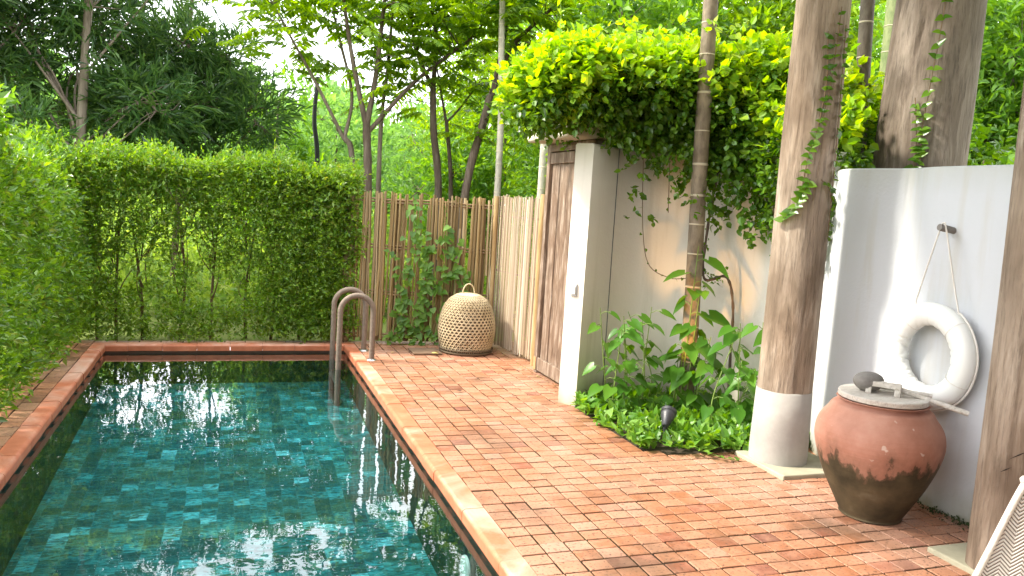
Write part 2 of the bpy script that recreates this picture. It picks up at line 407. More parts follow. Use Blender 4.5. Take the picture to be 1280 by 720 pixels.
M['jar'] = jar_mat()

def palm_trunk_mat(name, c1, c2):
    m, nt, out = new_mat(name)
    n = noise(nt, 5, 5, .6, objvec(nt, (3, 3, 1))); f = noise(nt, 40, 3, .6, objvec(nt, (1, 1, .4)))
    c = ramp(nt, n.outputs[0], [(.35, c1), (.65, c2)]).outputs[0]
    c = mixc(nt, ramp(nt, f.outputs[0], [(.5, (0, 0, 0)), (.7, (.5, .5, .5))]).outputs[0], c, tuple(q*.6 for q in c1))
    bsdf(nt, out, c, .7, bump(nt, f.outputs[0], .3, .01), .3)
    return m
M['palm'] = palm_trunk_mat('brown_palm_trunk', (.13, .10, .07), (.25, .20, .14))
M['palmdark'] = palm_trunk_mat('dark_palm_trunk', (.085, .065, .05), (.17, .14, .11))
M['palmgreen'] = palm_trunk_mat('green_palm_trunk', (.12, .16, .06), (.22, .24, .11))
M['palmpale'] = palm_trunk_mat('pale_palm_trunk', (.32, .29, .23), (.48, .44, .36))
M['palmring'] = plain('pale_leaf_scar', (.46, .40, .30), .8, .2, 20, .2)

def wicker():
    m, nt, out = new_mat('herringbone_wicker')
    uv = nt.nodes.new('ShaderNodeUVMap')
    tc = objvec(nt)
    sep = nt.nodes.new('ShaderNodeSeparateXYZ'); lk(nt, tc, sep.inputs[0])
    u = math_(nt, 'MULTIPLY', sep.outputs[0], 1.0); w = sep.outputs[1]
    tri = math_(nt, 'PINGPONG', u, .026)
    s = math_(nt, 'FRACT', math_(nt, 'MULTIPLY', math_(nt, 'ADD', w, tri), 85.))
    h = math_(nt, 'PINGPONG', s, .5)
    c = ramp(nt, h, [(.10, (.13, .105, .085)), (.22, (.52, .48, .43)), (.5, (.66, .63, .58))]).outputs[0]
    bsdf(nt, out, c, .6, bump(nt, h, .8, .006), .3)
    return m
M['wicker'] = wicker()
M['wickerrim'] = plain('pale_wicker_rim', (.60, .56, .50), .6, .12, 60, .3)

# foliage
M['hedgeL'] = leaf_mat('hedge_leaf', [(.045, .12, .017), (.085, .20, .025), (.18, .33, .05), (.06, .15, .03), (.12, .24, .04), (.045, .11, .02), (.16, .22, .05)], .38, .3)
M['hedgeB'] = leaf_mat('thin_hedge_leaf', [(.05, .13, .018), (.10, .21, .03), (.19, .34, .055), (.07, .16, .028), (.14, .24, .05), (.05, .12, .02), (.17, .22, .05)], .42, .3)
M['young_backlit'] = leaf_mat('young_backlit_leaf', [(.17, .35, .03), (.26, .44, .03), (.36, .47, .05), (.13, .30, .03)], .55, .42)  # new-growth yellow with backlit sun put into the leaf colour
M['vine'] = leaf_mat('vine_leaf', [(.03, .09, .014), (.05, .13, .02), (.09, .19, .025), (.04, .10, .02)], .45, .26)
M['darktree'] = leaf_mat('narrow_dark_leaf', [(.028, .075, .026), (.042, .105, .03), (.065, .14, .038), (.10, .19, .05)], .42, .38)
M['pinn'] = leaf_mat('compound_leaf', [(.07, .155, .02), (.12, .23, .03), (.18, .30, .04), (.09, .18, .025)], .6, .4)
M['bright'] = leaf_mat('bright_leaf', [(.07, .17, .025), (.11, .24, .035), (.16, .30, .04), (.09, .20, .035)], .5, .45)
M['far'] = leaf_mat('far_leaf', [(.09, .20, .05), (.13, .27, .06), (.18, .33, .08), (.11, .22, .06)], .45, .6)
M['meadow'] = leaf_mat('meadow_leaf', [(.15, .27, .05), (.22, .34, .06), (.28, .38, .08), (.17, .30, .06)], .45, .6)
M['palmleaf'] = leaf_mat('palm_leaflet', [(.05, .15, .03), (.08, .20, .04), (.12, .26, .05)], .45, .38)
M['pothos'] = leaf_mat('heart_leaf', [(.04, .13, .018), (.06, .17, .022), (.09, .22, .03)], .4, .3)
M['cover'] = leaf_mat('ground_cover_leaf', [(.06, .17, .025), (.10, .25, .035), (.17, .34, .06)], .4, .35)
M['yellowleaf'] = leaf_mat('yellow_leaf', [(.46, .40, .11), (.50, .44, .14)], .1, .7)
M['brownleaf'] = leaf_mat('brown_leaf', [(.06, .03, .018), (.085, .045, .025)], .1, .7)
M['deadleaf'] = leaf_mat('fallen_leaf', [(.30, .24, .06), (.16, .08, .03), (.40, .36, .10)], .1, .7)

# ------------------------------------------------------------------ camera
VP1 = np.array([-353., -129.]); VP2 = np.array([2800., 71.]); FPX = 998.78
Yc = unit(np.array([*VP1, FPX])); Xc = unit(np.array([*VP2, FPX])); Zc = -np.cross(Xc, Yc)
if Zc[1] > 0: Zc = -Zc
MW = np.array([Xc, Yc, Zc])
rt = MW @ np.array([1, 0, 0]); up = MW @ np.array([0, -1, 0]); bk = MW @ np.array([0, 0, -1])
cam = bpy.data.cameras.new('camera'); co = bpy.data.objects.new('camera', cam); COL.objects.link(co)
mw = Matrix.Identity(4)
for i in range(3):
    mw[i][0], mw[i][1], mw[i][2] = rt[i], up[i], bk[i]
mw[2][3] = 1.6
co.matrix_world = mw
cam.sensor_width = 36; cam.lens = FPX/1280*36; cam.clip_start = .05; cam.clip_end = 2000
scene.camera = co

# ------------------------------------------------------------------ light
SUN_AZ = math.atan2(.27, -.96)          # towards the sun, in the XY plane
SUN_EL = R(44)
sd = Vector((math.cos(SUN_AZ)*math.cos(SUN_EL), math.sin(SUN_AZ)*math.cos(SUN_EL), math.sin(SUN_EL)))
sl = bpy.data.lights.new('sun', 'SUN'); sl.energy = 5.0; sl.angle = R(6.0); sl.color = (1, .93, .80)
so = bpy.data.objects.new('sun', sl); COL.objects.link(so); so.location = (-10, 5, 20)
so.rotation_euler = sd.to_track_quat('Z', 'Y').to_euler()
w = bpy.data.worlds.new('World'); scene.world = w; w.use_nodes = True
nt = w.node_tree; nt.nodes.clear()
sky = nt.nodes.new('ShaderNodeTexSky'); sky.sky_type = 'NISHITA'; sky.sun_disc = False
sky.sun_elevation = SUN_EL; sky.sun_rotation = math.atan2(sd.x, sd.y); sky.air_density = 1.2; sky.dust_density = 4.0; sky.ozone_density = 1
wo = nt.nodes.new('ShaderNodeOutputWorld'); bg = nt.nodes.new('ShaderNodeBackground'); bg.inputs[1].default_value = .13
hs = nd(nt, 'ShaderNodeHueSaturation', Saturation=.75, Value=1.0); lk(nt, sky.outputs[0], hs.inputs['Color'])
tc = nt.nodes.new('ShaderNodeTexCoord'); cn = noise(nt, 2.2, 5, .6, tc.outputs['Generated'])
cl = mixc(nt, ramp(nt, cn.outputs[0], [(.32, (.30, .30, .30)), (.60, (.90, .90, .90))]).outputs[0], hs.outputs[0], (26., 26.5, 27.5))
lk(nt, cl, bg.inputs[0]); lk(nt, bg.outputs[0], wo.inputs[0])
scene.view_settings.view_transform = 'Standard'; scene.view_settings.look = 'None'
scene.view_settings.exposure = .85; scene.view_settings.gamma = 1
scene.render.film_transparent = False
cy = scene.cycles
cy.use_denoising = True; cy.max_bounces = 8; cy.diffuse_bounces = 4; cy.glossy_bounces = 4; cy.transmission_bounces = 6
cy.transparent_max_bounces = 12; cy.sample_clamp_indirect = 8; cy.caustics_reflective = False; cy.caustics_refractive = False

# ------------------------------------------------------------------ setting
PX0, PX1, PY0, PY1, FL, WL = -1.115, 1.205, 1.4, 8.44, -.60, -.086
def ground_ring(name, m, z, outer, hole, kind='structure'):
    (a, b, c, d), (e, f, g, h) = outer, hole
    mb = MB()
    for lo, hi in (((a, c), (e, d)), ((f, c), (b, d)), ((e, c), (f, g)), ((e, h), (f, d))):
        mb.add([(lo[0], lo[1], z), (hi[0], lo[1], z), (hi[0], hi[1], z), (lo[0], hi[1], z)], [(0, 1, 2, 3)])
    return tag(mb.build(name, m), kind=kind)
def lawn_mat():
    m, nt, out = new_mat('garden_ground')
    n = noise(nt, .6, 6, .6, objvec(nt)); n2 = noise(nt, 25, 4, .6, objvec(nt))
    c = ramp(nt, n.outputs[0], [(.30, (.12, .10, .05)), (.45, (.17, .21, .05)), (.7, (.26, .33, .08))]).outputs[0]
    c = mixc(nt, n2.outputs[0], c, (.20, .24, .07))
    bsdf(nt, out, c, .95, bump(nt, n2.outputs[0], .6, .03), .1)
    return m
ground_ring('ground', lawn_mat(), -.03, (-400, 400, -400, 400), (PX0-.02, PX1+.02, PY0-.02, PY1+.02))
ground_ring('pool_deck_bed', M['mortar'], -.0052, (-1.62, 4.4, -2.5, 8.62), (PX0-.01, PX1+.01, PY0-.01, PY1+.01))
FLF = -.40
mb = MB(); mb.add([(PX0, PY0, FL-.03), (PX1, PY0, FL-.03), (PX1, 4.6, FL), (PX0, 4.6, FL), (PX1, PY1, FLF), (PX0, PY1, FLF)], [(0, 1, 2, 3), (3, 2, 4, 5)])
tag(mb.build('pool_floor', M['tile']), kind='structure')
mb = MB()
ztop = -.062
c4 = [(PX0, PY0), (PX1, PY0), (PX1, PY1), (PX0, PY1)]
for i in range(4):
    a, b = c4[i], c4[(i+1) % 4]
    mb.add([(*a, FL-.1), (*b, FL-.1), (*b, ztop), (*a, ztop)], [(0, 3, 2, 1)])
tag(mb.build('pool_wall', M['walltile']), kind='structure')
mb = MB()
for i in range(4):       # brown stone band above the water line, standing a little proud of the tiles
    a, b = c4[i], c4[(i+1) % 4]
    dx, dy = b[0]-a[0], b[1]-a[1]; l = math.hypot(dx, dy); nx, ny = -dy/l*.008, dx/l*.008
    mb.add([(a[0]+nx, a[1]+ny, -.17), (b[0]+nx, b[1]+ny, -.17), (b[0]+nx, b[1]+ny, -.07), (a[0]+nx, a[1]+ny, -.07)], [(0, 3, 2, 1)])
tag(mb.build('waterline_band', plain('brown_stone_band', (.11, .065, .045), .6, .35, 8, .2)), kind='structure')
mb = MB(); mb.add([(PX0, PY0, WL), (PX1, PY0, WL), (PX1, PY1, WL), (PX0, PY1, WL)], [(0, 1, 2, 3)])
tag(mb.build('pool_water', M['water']), kind='structure')

# coping: bull-nosed terracotta pieces, profile (outward from pool edge, z)
prof = []
for t in np.linspace(0, 1, 6):
    a = math.pi/2*t; prof.append((.022*(1-math.cos(a)), -.022+.022*math.sin(a)))
prof = [(.0, -.064)] + prof + [(.118, .0), (.118, -.064)]
prof = np.array(prof)
def coping(name, x0, y0, x1, y1, nx, ny, seg=.30, reverse=False):
    mb = MB(); L = math.hypot(x1-x0, y1-y0); k = max(1, round(L/seg)); ux, uy = (x1-x0)/L, (y1-y0)/L
    for i in range(k):
        a = L*i/k+.0015; b = L*(i+1)/k-.0015; dz = rng.normal(0, .0012); off = rng.normal(0, .0015)
        V = []
        for s in (a, b):
            V.append([(x0+ux*s+nx*(p+off), y0+uy*s+ny*(p+off), z+dz) for p, z in prof])
        mb.grid(np.array(V), False); n = len(prof)
        mb.add(V[0], [tuple(range(n))]); mb.add(V[1], [tuple(range(n))[::-1]])
    o = mb.build(name, M['coping']); tag(o, kind='structure')
    bm = bmesh.new(); bm.from_mesh(o.data); bmesh.ops.recalc_face_normals(bm, faces=bm.faces); bm.to_mesh(o.data); bm.free()
    return o
CX0, CX1, CY1 = -1.09, 1.18, 8.415
coping('pool_coping', CX1, 1.4, CX1, CY1+.0, 1, 0)
coping('pool_coping', CX0, 1.4, CX0, CY1+.0, -1, 0)
coping('pool_coping', CX0-.118, CY1, CX1+.118, CY1, 0, 1, .3)

# brick paving: every brick its own small block inside one paving mesh
bt = []
for z, e in ((-.035, 0), (-.002, 0), (0, .0016)):
    bt += [(-1, -1, z, e), (1, -1, z, e), (1, 1, z, e), (-1, 1, z, e)]
bf = [(8, 9, 10, 11)] + [(i, (i+1) % 4, 4+(i+1) % 4, 4+i) for i in range(4)] + [(4+i, 4+(i+1) % 4, 8+(i+1) % 4, 8+i) for i in range(4)]
def inpoly(x, y, P):
    r = False; n = len(P)
    for i in range(n):
        (a, b), (c, d) = P[i], P[(i+1) % n]
        if (b > y) != (d > y) and x < (c-a)*(y-b)/(d-b)+a: r = not r
    return r
BED = [(2.60, 5.66), (2.62, 5.2), (2.61, 4.72), (2.72, 4.56), (2.92, 4.48), (3.30, 4.47), (4.4, 4.47), (4.4, 6.3), (2.8, 6.3)]
def bricks(name, cells, mat):
    mb = MB(); 
    for (cx, cy, w, l) in cells:
        g = .0046; hw, hl = w/2-g+rng.normal(0, .0012), l/2-g+rng.normal(0, .0012)
        cx += rng.normal(0, .0013); cy += rng.normal(0, .0016); dz = rng.normal(0, .0010); tx, ty = rng.normal(0, .007, 2); rz = rng.normal(0, .006)
        V = [(cx+s*(hw-e)-t*(hl-e)*rz, cy+t*(hl-e)+s*(hw-e)*rz, z+dz+(s*hw*tx+t*hl*ty if z > -.02 else 0)) for s, t, z, e in bt]
        mb.add(V, bf)
    return tag(mb.build(name, mat), kind='structure')
cells = []; px = .1235; x = CX1+.118+.002; ci = 0
while x < 4.3:
    cx = x+px/2; y = -2.2; ph = 0; k = 0
    while y < 8.62:
        l = .103
        if ci % 3 == 1 and 5.55 < y < 5.654: l = .150      # one longer brick starts the staggered columns
        if ci % 3 == 2 and 6.1 < y < 6.204: l = .128
        cy = y+l/2
        if not inpoly(cx, cy, BED) and cy < 8.62: cells.append((cx, cy, px, l))
        elif inpoly(cx, cy, BED) and not inpoly(cx, cy, BED): pass
        y += l
    x += px; ci += 1
tag(bricks('brick_paving', cells, M['brick']))
cells = []; x = CX0-.118-.002
for c in range(4):
    y = 1.4+rng.random()*.1
    while y < 8.5:
        l = .2+rng.normal(0, .003); cells.append((x-.1235*(c+.5), y+l/2, .1235, l)); y += l
x = CX0-.118
while x < CX1+.118:
    cells.append((x+.1, CY1+.118+.055, .2, .10)); x += .2
bricks('brick_edging', cells, M['oldbrick'])
cells = []; x = -1.6
while x < 1.3:
    y = -2.2
    while y < 1.3:
        cells.append((x, y, .1235, .2)); y += .2
    x += .1235
bricks('brick_terrace', cells, M['brick'])
# planting bed soil
P = np.array(BED); mb = MB(); n = len(P)
mb.add([(x, y, -.004) for x, y in P], [tuple(range(n))])
tag(mb.build('planting_bed', M['soil']), kind='structure')

# ------------------------------------------------------------------ garden wall (curved) with the white panel
def wall_strip(name, pts, th, h, label, cat, n=90, base=-.05, hfun=None):
    C = spl(pts, n); T = unit(np.gradient(C, axis=0)); N = np.stack([T[:, 1], -T[:, 0]], -1)   # to the right of travel
    A = C; B = C - N*th
    H = np.array([h if hfun is None else hfun(i/(n-1)) for i in range(n)])
    r = .012; rows = []
    for off, zf in ((0, 0), (0, 1), (r, 2), (th-r, 2), (th, 1), (th, 0)):
        X = C - N*off
        z = np.full(n, base) if zf == 0 else (H-r if zf == 1 else H)
        rows.append(np.column_stack([X, z]))
    mb = MB(); V = np.stack(rows, 1)
    mb.grid(V, False)
    for k, o in ((0, 1), (n-1, -1)):
        mb.add(V[k], [tuple(range(6))[::o]])
    o = mb.build(name, M['bounce_tint'] if name == 'garden_wall' else M['stucco']); tag(o, label, cat)
    bm = bmesh.new(); bm.from_mesh(o.data); bmesh.ops.recalc_face_normals(bm, faces=bm.faces)
    for f in bm.faces: f.smooth = abs(f.normal.z) < .5
    bm.to_mesh(o.data); bm.free()
    return o
wall_pts = [(2.67, 5.754), (3.02, 5.985), (3.36, 6.10), (3.66, 6.02), (3.86, 5.72), (3.93, 5.3), (3.95, 4.9), (3.96, 4.6)]
gw = wall_strip('garden_wall', wall_pts, .168, 2.1, 'curved rendered garden wall, beige from tinted-in bounce light, behind the planting bed, vine along its top', 'wall')
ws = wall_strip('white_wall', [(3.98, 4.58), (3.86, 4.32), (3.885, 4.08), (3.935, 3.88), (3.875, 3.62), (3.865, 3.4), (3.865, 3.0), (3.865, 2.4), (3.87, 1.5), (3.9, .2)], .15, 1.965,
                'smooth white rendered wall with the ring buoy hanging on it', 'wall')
bed = ws

# ------------------------------------------------------------------ doorway beside the wall
dr = empty('wooden_door', (2.82, 6.7, 0), 'weathered brown wooden garden door between bamboo screen and white wall end', 'door')
mb = MB(); mb.box((2.80, 6.985, 0), (2.90, 7.055, 2.16)); mb.box((2.80, 6.02, 2.09), (2.90, 6.983, 2.16)); mb.box((2.802, 6.02, 0), (2.90, 6.09, 2.088))
bevel(mb.build('door_frame', M['door'], dr), .006)
mb = MB()
ys = np.linspace(6.095, 6.98, 6)
for i in range(5):
    mb.box((2.83+.006*(i % 2), ys[i]+.004, .03), (2.872, ys[i+1]-.004, 2.085))
bevel(mb.build('door_panel', M['door'], dr), .012, 2)
mb = MB(); mb.box((2.806, 6.095, .025), (2.829, 6.98, .15)); mb.box((2.806, 6.095, 1.98), (2.829, 6.98, 2.08))
bevel(mb.build('door_rail', M['door'], dr), .006)
mb = MB(); mb.box((2.793, 6.99, .03), (2.799, 7.05, .15))
mb.build('base_plate', plain('tan_patch', (.40, .25, .12), .7, .2), dr)
mb = MB(); mb.tube(spl([(2.815, 6.2, 1.0), (2.77, 6.2, .98), (2.77, 6.2, .88), (2.815, 6.2, .86)], 12), .008, 8)
mb.build('handle', M['lamp'], dr)
mb = MB(); mb.box((2.60, 5.96, 2.165), (2.98, 7.12, 2.30))
li = bevel(mb.build('door_lintel', stucco('lintel_stucco', (.62, .56, .46)), None), .03, 3)
tag(li, 'tan plastered beam over the wooden door, half hidden by vine leaves', 'lintel')
sw = empty('light_switch', (2.618, 5.817, .94), 'small white outdoor switch box on the white wall end', 'switch')
nn = np.array([-.81, -.58, 0]); tt = np.array([.58, -.81, 0])
mb = MB(); mb.obox((2.613, 5.822, .94), tt*.032, nn*.008, (0, 0, .05)); bevel(mb.build('back_box', M['greyplastic'], sw), .004)
mb = MB(); mb.obox(np.array((2.613, 5.822, .94))+nn*.013+tt*.005, tt*.02, nn*.005, (0, 0, .035)); bevel(mb.build('cover', M['whiteplastic'], sw), .004)

# ------------------------------------------------------------------ bamboo fences
def cane(mb, x, y, z0, z1, w, th, dx, dy, lean=0, n=7):
    """half-round split cane"""
    a = np.linspace(0, np.pi, 5); nx, ny = dy, -dx
    zs = np.linspace(z0, z1, n); V = []
    j = rng.normal(0, .002, n)
    node = rng.integers(0, 3)
    for i, z in enumerate(zs):
        k = 1.12 if (i+node) % 3 == 0 else 1.0
        ring = [(x+dx*(np.cos(q)*w*k+j[i]+lean*(z-z0))+nx*np.sin(q)*th*k, y+dy*(np.cos(q)*w*k+j[i]+lean*(z-z0))+ny*np.sin(q)*th*k, z) for q in a]
        V.append(ring)
    V = np.array(V); mb.grid(V, True)
    mb.add(np.concatenate([V[-1]]), [tuple(range(5))])
bfz = empty('bamboo_fence', (1.98, 8.55, 0), 'brown bamboo cane fence behind the basket, creeper climbing its middle', 'fence')
A = np.array([1.20, 8.56]); B = np.array([2.76, 8.40]); d = (B-A)/np.linalg.norm(B-A); Lf = np.linalg.norm(B-A)
mb = MB(); s = .03
while s < Lf-.02:
    w_ = rng.uniform(.007, .0135)
    q = A+d*s + np.array([d[1], -d[0]])*rng.uniform(-.006, .012)
    z0 = .03+abs(rng.normal(0, .03)) if rng.random() < .75 else rng.uniform(.3, 1.0)
    z1 = 1.62+rng.normal(0, .02) if rng.random() < .82 else rng.uniform(.6, 1.3)
    if z1-z0 < .4: z0 = .03; 
    cane(mb, q[0], q[1], z0, z1, w_, .010, d[0], d[1], rng.normal(0, .012))
    s += w_*2+rng.uniform(.0, .016) if rng.random() < .86 else w_*2+.02
s = .02
while s < Lf-.02:      # back layer of canes on the other side of the rails
    w_ = rng.uniform(.012, .019); q = A+d*s-np.array([d[1], -d[0]])*.032
    if rng.random() < .62: cane(mb, q[0], q[1], .02, 1.55+rng.normal(0, .05), w_, .008, d[0], d[1], rng.normal(0, .01))
    s += w_*2+rng.uniform(.0, .012)
mb.build('cane_panel', M['bamboo'], bfz)
for z in (.08, .55, 1.05, 1.54):
    mb = MB()
    for o in (-.015, .015):
        p = np.array([[*(A+d*t+np.array([-d[1], d[0]])*.015), z+o+.008*math.sin(t*7+z)] for t in np.linspace(0, Lf, 12)])
        mb.tube(p, .011, 6)
    mb.build('rail', M['rail'], bfz)
for t, r_, h in ((-.005, .045, 1.66), (Lf-.14, .042, 1.63)):
    q = A+d*t+np.array([-d[1], d[0]])*.07
    mb = MB(); zz = np.linspace(0, h, 15); mb.tube([(q[0], q[1], z) for z in zz], [r_*(1.06 if i % 4 == 2 else 1) for i in range(15)], 12)
    mb.build('post', M['bpole'] if t > 1 else M['rail'], bfz)
bsc = empty('bamboo_screen', (2.85, 7.85, 0), 'pale screen of thin vertical bamboo slats beside the wooden door', 'fence')
A2 = np.array([2.785, 8.385]); B2 = np.array([2.905, 7.37]); d2 = (B2-A2)/np.linalg.norm(B2-A2); L2 = np.linalg.norm(B2-A2)
mb = MB(); s = .0
while s < L2:
    w_ = rng.uniform(.005, .010); q = A2+d2*s + np.array([d2[1], -d2[0]])*rng.uniform(-.004, .006)
    cane(mb, q[0], q[1], .02+rng.uniform(0, .04), 1.66+rng.normal(0, .012), w_, .006, d2[0], d2[1], rng.normal(0, .006), 6)
    s += w_*2+rng.uniform(.0, .005)
mb.build('slat_panel', M['bamboopale'], bsc)
for z in (.25, .85, 1.45):
    mb = MB(); mb.tube([[*(A2+d2*t+np.array([-d2[1], d2[0]])*.02), z] for t in np.linspace(0, L2, 6)], .012, 6)
    mb.build('rail', M['rail'], bsc)
for i, (x, y, r_, h) in enumerate(((2.76, 8.36, .026, 1.66), (2.905, 7.31, .040, 1.70), (2.90, 7.20, .020, 1.69), (2.90, 7.12, .017, 1.68))):
    mb = MB(); zz = np.linspace(0, h, 22); mb.tube([(x+.004*math.sin(z*3+i), y, z) for z in zz], [r_*(1.08 if k % 5 == 2 else 1) for k in range(22)], 12)
    mb.build('post', M['bpole'], bsc)

# ------------------------------------------------------------------ basket
bk = empty('bamboo_basket', (2.40, 8.03, 0), 'domed openwork bamboo basket standing upside down by the fence', 'basket')
bp = [(.262, .02), (.285, .08), (.305, .17), (.312, .26), (.305, .35), (.285, .44), (.255, .52), (.205, .59), (.13, .64), (.02, .655)]
bp = [(r*.97, z*.95) for r, z in bp]
bz = np.array(bp); tz = np.linspace(0, 1, len(bp))
def bsurf(t, a, off=0):
    r = np.interp(t, tz, bz[:, 0])+off; z = np.interp(t, tz, bz[:, 1])+off*np.clip((t-.6)*2, 0, 1)
    return np.stack([2.40+r*np.cos(a), 8.03+r*np.sin(a), z], -1)
tz = np.concatenate([[0], np.cumsum(np.hypot(np.diff(bz[:, 0]), np.diff(bz[:, 1])))]); tz /= tz[-1]
mb = MB()
def ribbon(ts, an, w, off):
    C = bsurf(ts, an, off); T = unit(np.gradient(C, axis=0)); Nn = unit(np.column_stack([np.cos(an), np.sin(an), np.clip((ts-.55)*1.8, 0, 1)]))
    S = np.cross(T, Nn); mb.grid(np.stack([C-S*w-Nn*.0015, C-S*w+Nn*.001, C+S*w+Nn*.001, C+S*w-Nn*.0015], 1), False)
NH = 22
for k in range(1, NH):
    t = k/NH*.86; a = np.linspace(0, 2*np.pi, 65); ribbon(np.full(65, t), a, .0042, .0)
nd_ = 40
for sg in (-1, 1):
    for k in range(nd_):
        ts = np.linspace(.0, .93, 40); a = 2*np.pi*k/nd_ + sg*ts*1.9
        ribbon(ts, a, .0042, .003*sg)
mb.build('weave', M['basket'], bk)
mb = MB(); mb.lathe([(r*.94, z*.97) for r, z in bp], (2.40, 8.03, 0), 32); mb.build('inner_shade', M['basket_rim_shade'], bk)  # dark inner shell painting the shade of the hollow basket
mb = MB()
a = np.linspace(0, 2*np.pi, 48, endpoint=False)
for z, r_, w_ in ((.018, .272, .014), (.05, .285, .008)):
    mb.tube(np.stack([2.40+r_*np.cos(a), 8.03+r_*np.sin(a), np.full(48, z)], -1), w_, 8, closed=True)
mb.build('rim', M['basket_rim_shade'], bk)
mb = MB(); mb.lathe([(.13, .606), (.10, .620), (.0, .630)], (2.40, 8.03, 0), 24); mb.build('top_weave', M['basket'], bk)
mb = MB(); q = np.linspace(0, np.pi, 16)
mb.tube(np.stack([2.40+.065*np.cos(q), np.full(16, 8.03), .618+.105*np.sin(q)], -1), .007, 8); mb.build('handle', M['basket'], bk)
dc = MB(); dc.box((1.80, 7.83, 0.004), (2.10, 8.13, .022)); dco = bevel(dc.build('drain_cover', plain('brown_slab', (.16, .10, .06), .8, .4, 14, .3)), .004)
tag(dco, 'thin dark square slab lying on the bricks left of the basket', 'drain cover')

# ------------------------------------------------------------------ pool ladder
ld = empty('pool_ladder', (1.18, 7.86, 0), 'rope wrapped pool ladder with two arched handrails at the far corner', 'pool ladder')
for y in (7.62, 8.10):
    pts = [(1.335, y, 0.0), (1.335, y, .2), (1.335, y, .43)]
    q = np.linspace(0, np.pi, 14)
    arc = [(1.178+.157*math.cos(t), y, .47+.157*math.sin(t)) for t in q]
    pts += arc + [(1.021, y, .3), (1.02, y, 0), (1.025, y, -.3), (1.03, y, -.5)]
    fine = spl(pts, 700)
    dl = np.linalg.norm(np.diff(fine, axis=0), axis=1); s = np.concatenate([[0], np.cumsum(dl)])
    ss = np.linspace(0, s[-1], int(s[-1]/.0032)); fine = np.stack([np.interp(ss, s, fine[:, i]) for i in range(3)], -1)
    rr = .0245+.0032*np.abs(np.sin(ss*np.pi/.0135))
    mb = MB(); mb.tube(fine, rr, 12); hr = mb.build('handrail', M['rope'], ld)
    mb = MB(); mb.lathe([(.0, .016), (.03, .016), (.045, .006), (.05, 0.001)], (1.335, y, 0), 24); mb.build('flange', M['steel'], hr)
for z in (-.22, -.42):
    mb = MB(); mb.box((.99, 7.645, z-.012), (1.07, 8.075, z+.012)); bevel(mb.build('step', M['steel'], ld), .006)

# pool lamp under water on the right pool wall
pl = empty('pool_lamp', (1.20, 3.78, -.31), 'round white underwater lamp set in the right pool wall', 'pool lamp')
def disc_x(mb, x, c, prof, n=28):
    a = np.linspace(0, 2*np.pi, n, endpoint=False); V = []
    for r_, dx in prof: V.append(np.stack([np.full(n, x-dx), c[0]+r_*np.cos(a), c[1]+r_*np.sin(a)], -1))
    mb.grid(np.array(V), True, closed_u=True)
mb = MB(); disc_x(mb, 1.204, (3.78, -.31), [(.08, 0), (.08, .010), (.07, .016), (.055, .016)]); mb.build('bezel', M['whiteplastic'], pl)
mb = MB(); disc_x(mb, 1.204, (3.78, -.31), [(.055, .015), (.03, .019), (.001, .021)]); mb.build('lens', plain('pale_lens', (.70, .78, .74), .2, .05), pl)

# ------------------------------------------------------------------ log columns
def log_mesh(mb, base, top, r0, r1, n=70, m=120, amp=.035, seed=0):
    g = np.random.default_rng(seed); ph = g.random(6)*6.28; fr = (2, 3, 5, 7, 9, 13); am = g.uniform(.3, 1, 6)/np.array(fr)
    a = np.linspace(0, 2*np.pi, m, endpoint=False); V = []
    ck = [(g.random()*6.28, g.uniform(0, .9), g.uniform(.06, .22), g.uniform(.25, .7)) for q in range(26)]
    for i in range(n):
        t = i/(n-1); c = np.array(base)*(1-t)+np.array(top)*t; r = r0*(1-t)+r1*t
        prof = sum(am[k]*np.cos(fr[k]*a+ph[k]+t*(1.5 if k < 3 else .6)+.5*np.sin(t*9+k)) for k in range(6))
        rr = r*(1+amp*prof+.012*math.sin(t*11+seed))
        for (ca, t0, tl_, dp) in ck:
            if t0 < t < t0+tl_:
                f_ = math.sin((t-t0)/tl_*math.pi); dd = np.angle(np.exp(1j*(a-ca-.10*math.sin(t*23+ca))))
                rr = rr - r*.16*dp*f_*np.exp(-(dd/.038)**2)
        V.append(np.stack([c[0]+rr*np.cos(a), c[1]+rr*np.sin(a), np.full(m, c[2])], -1))
    mb.grid(np.array(V), True, closed_u=True)
    mb.add(V[-1], [tuple(range(m))]); mb.add(V[0], [tuple(range(m))[::-1]])
c1 = empty('log_column', (3.47, 4.25, 0), 'peeled log column on a round concrete foot between bed and jar', 'column')
mb = MB(); log_mesh(mb, (3.47, 4.25, .50), (3.455, 4.23, 4.2), .172, .158, seed=3); mb.build('log_shaft', M['log'], c1)
mb = MB(); mb.lathe([(.185, .028), (.187, .1), (.182, .3), (.177, .495), (.165, .505), (0, .506)], (3.47, 4.25, 0), 48); mb.build('concrete_foot', M['concrete'], c1)
mb = MB(); mb.box((3.27, 3.93, -.01), (3.80, 4.44, .028)); bevel(mb.build('plinth', M['slab'], c1), .008)
c2 = empty('log_column', (4.72, 4.6, 0), 'massive dark log column rising behind the white wall', 'column')
mb = MB(); log_mesh(mb, (4.69, 4.6, -.03), (4.80, 4.6, 4.3), .325, .285, seed=8, amp=.045); mb.build('log_shaft', M['log2'], c2)
c3 = empty('log_column', (3.53, 2.62, 0), 'grey cracked log post at the right edge beside the wicker seat', 'column')
mb = MB(); log_mesh(mb, (3.51, 2.61, .025), (3.475, 2.61, 4.2), .172, .165, seed=21, amp=.06); mb.build('log_shaft', M['log'], c3)
mb = MB(); mb.box((3.33, 2.40, -.01), (3.83, 2.90, .025)); bevel(mb.build('plinth', M['slab'], c3), .008)
mb = MB()
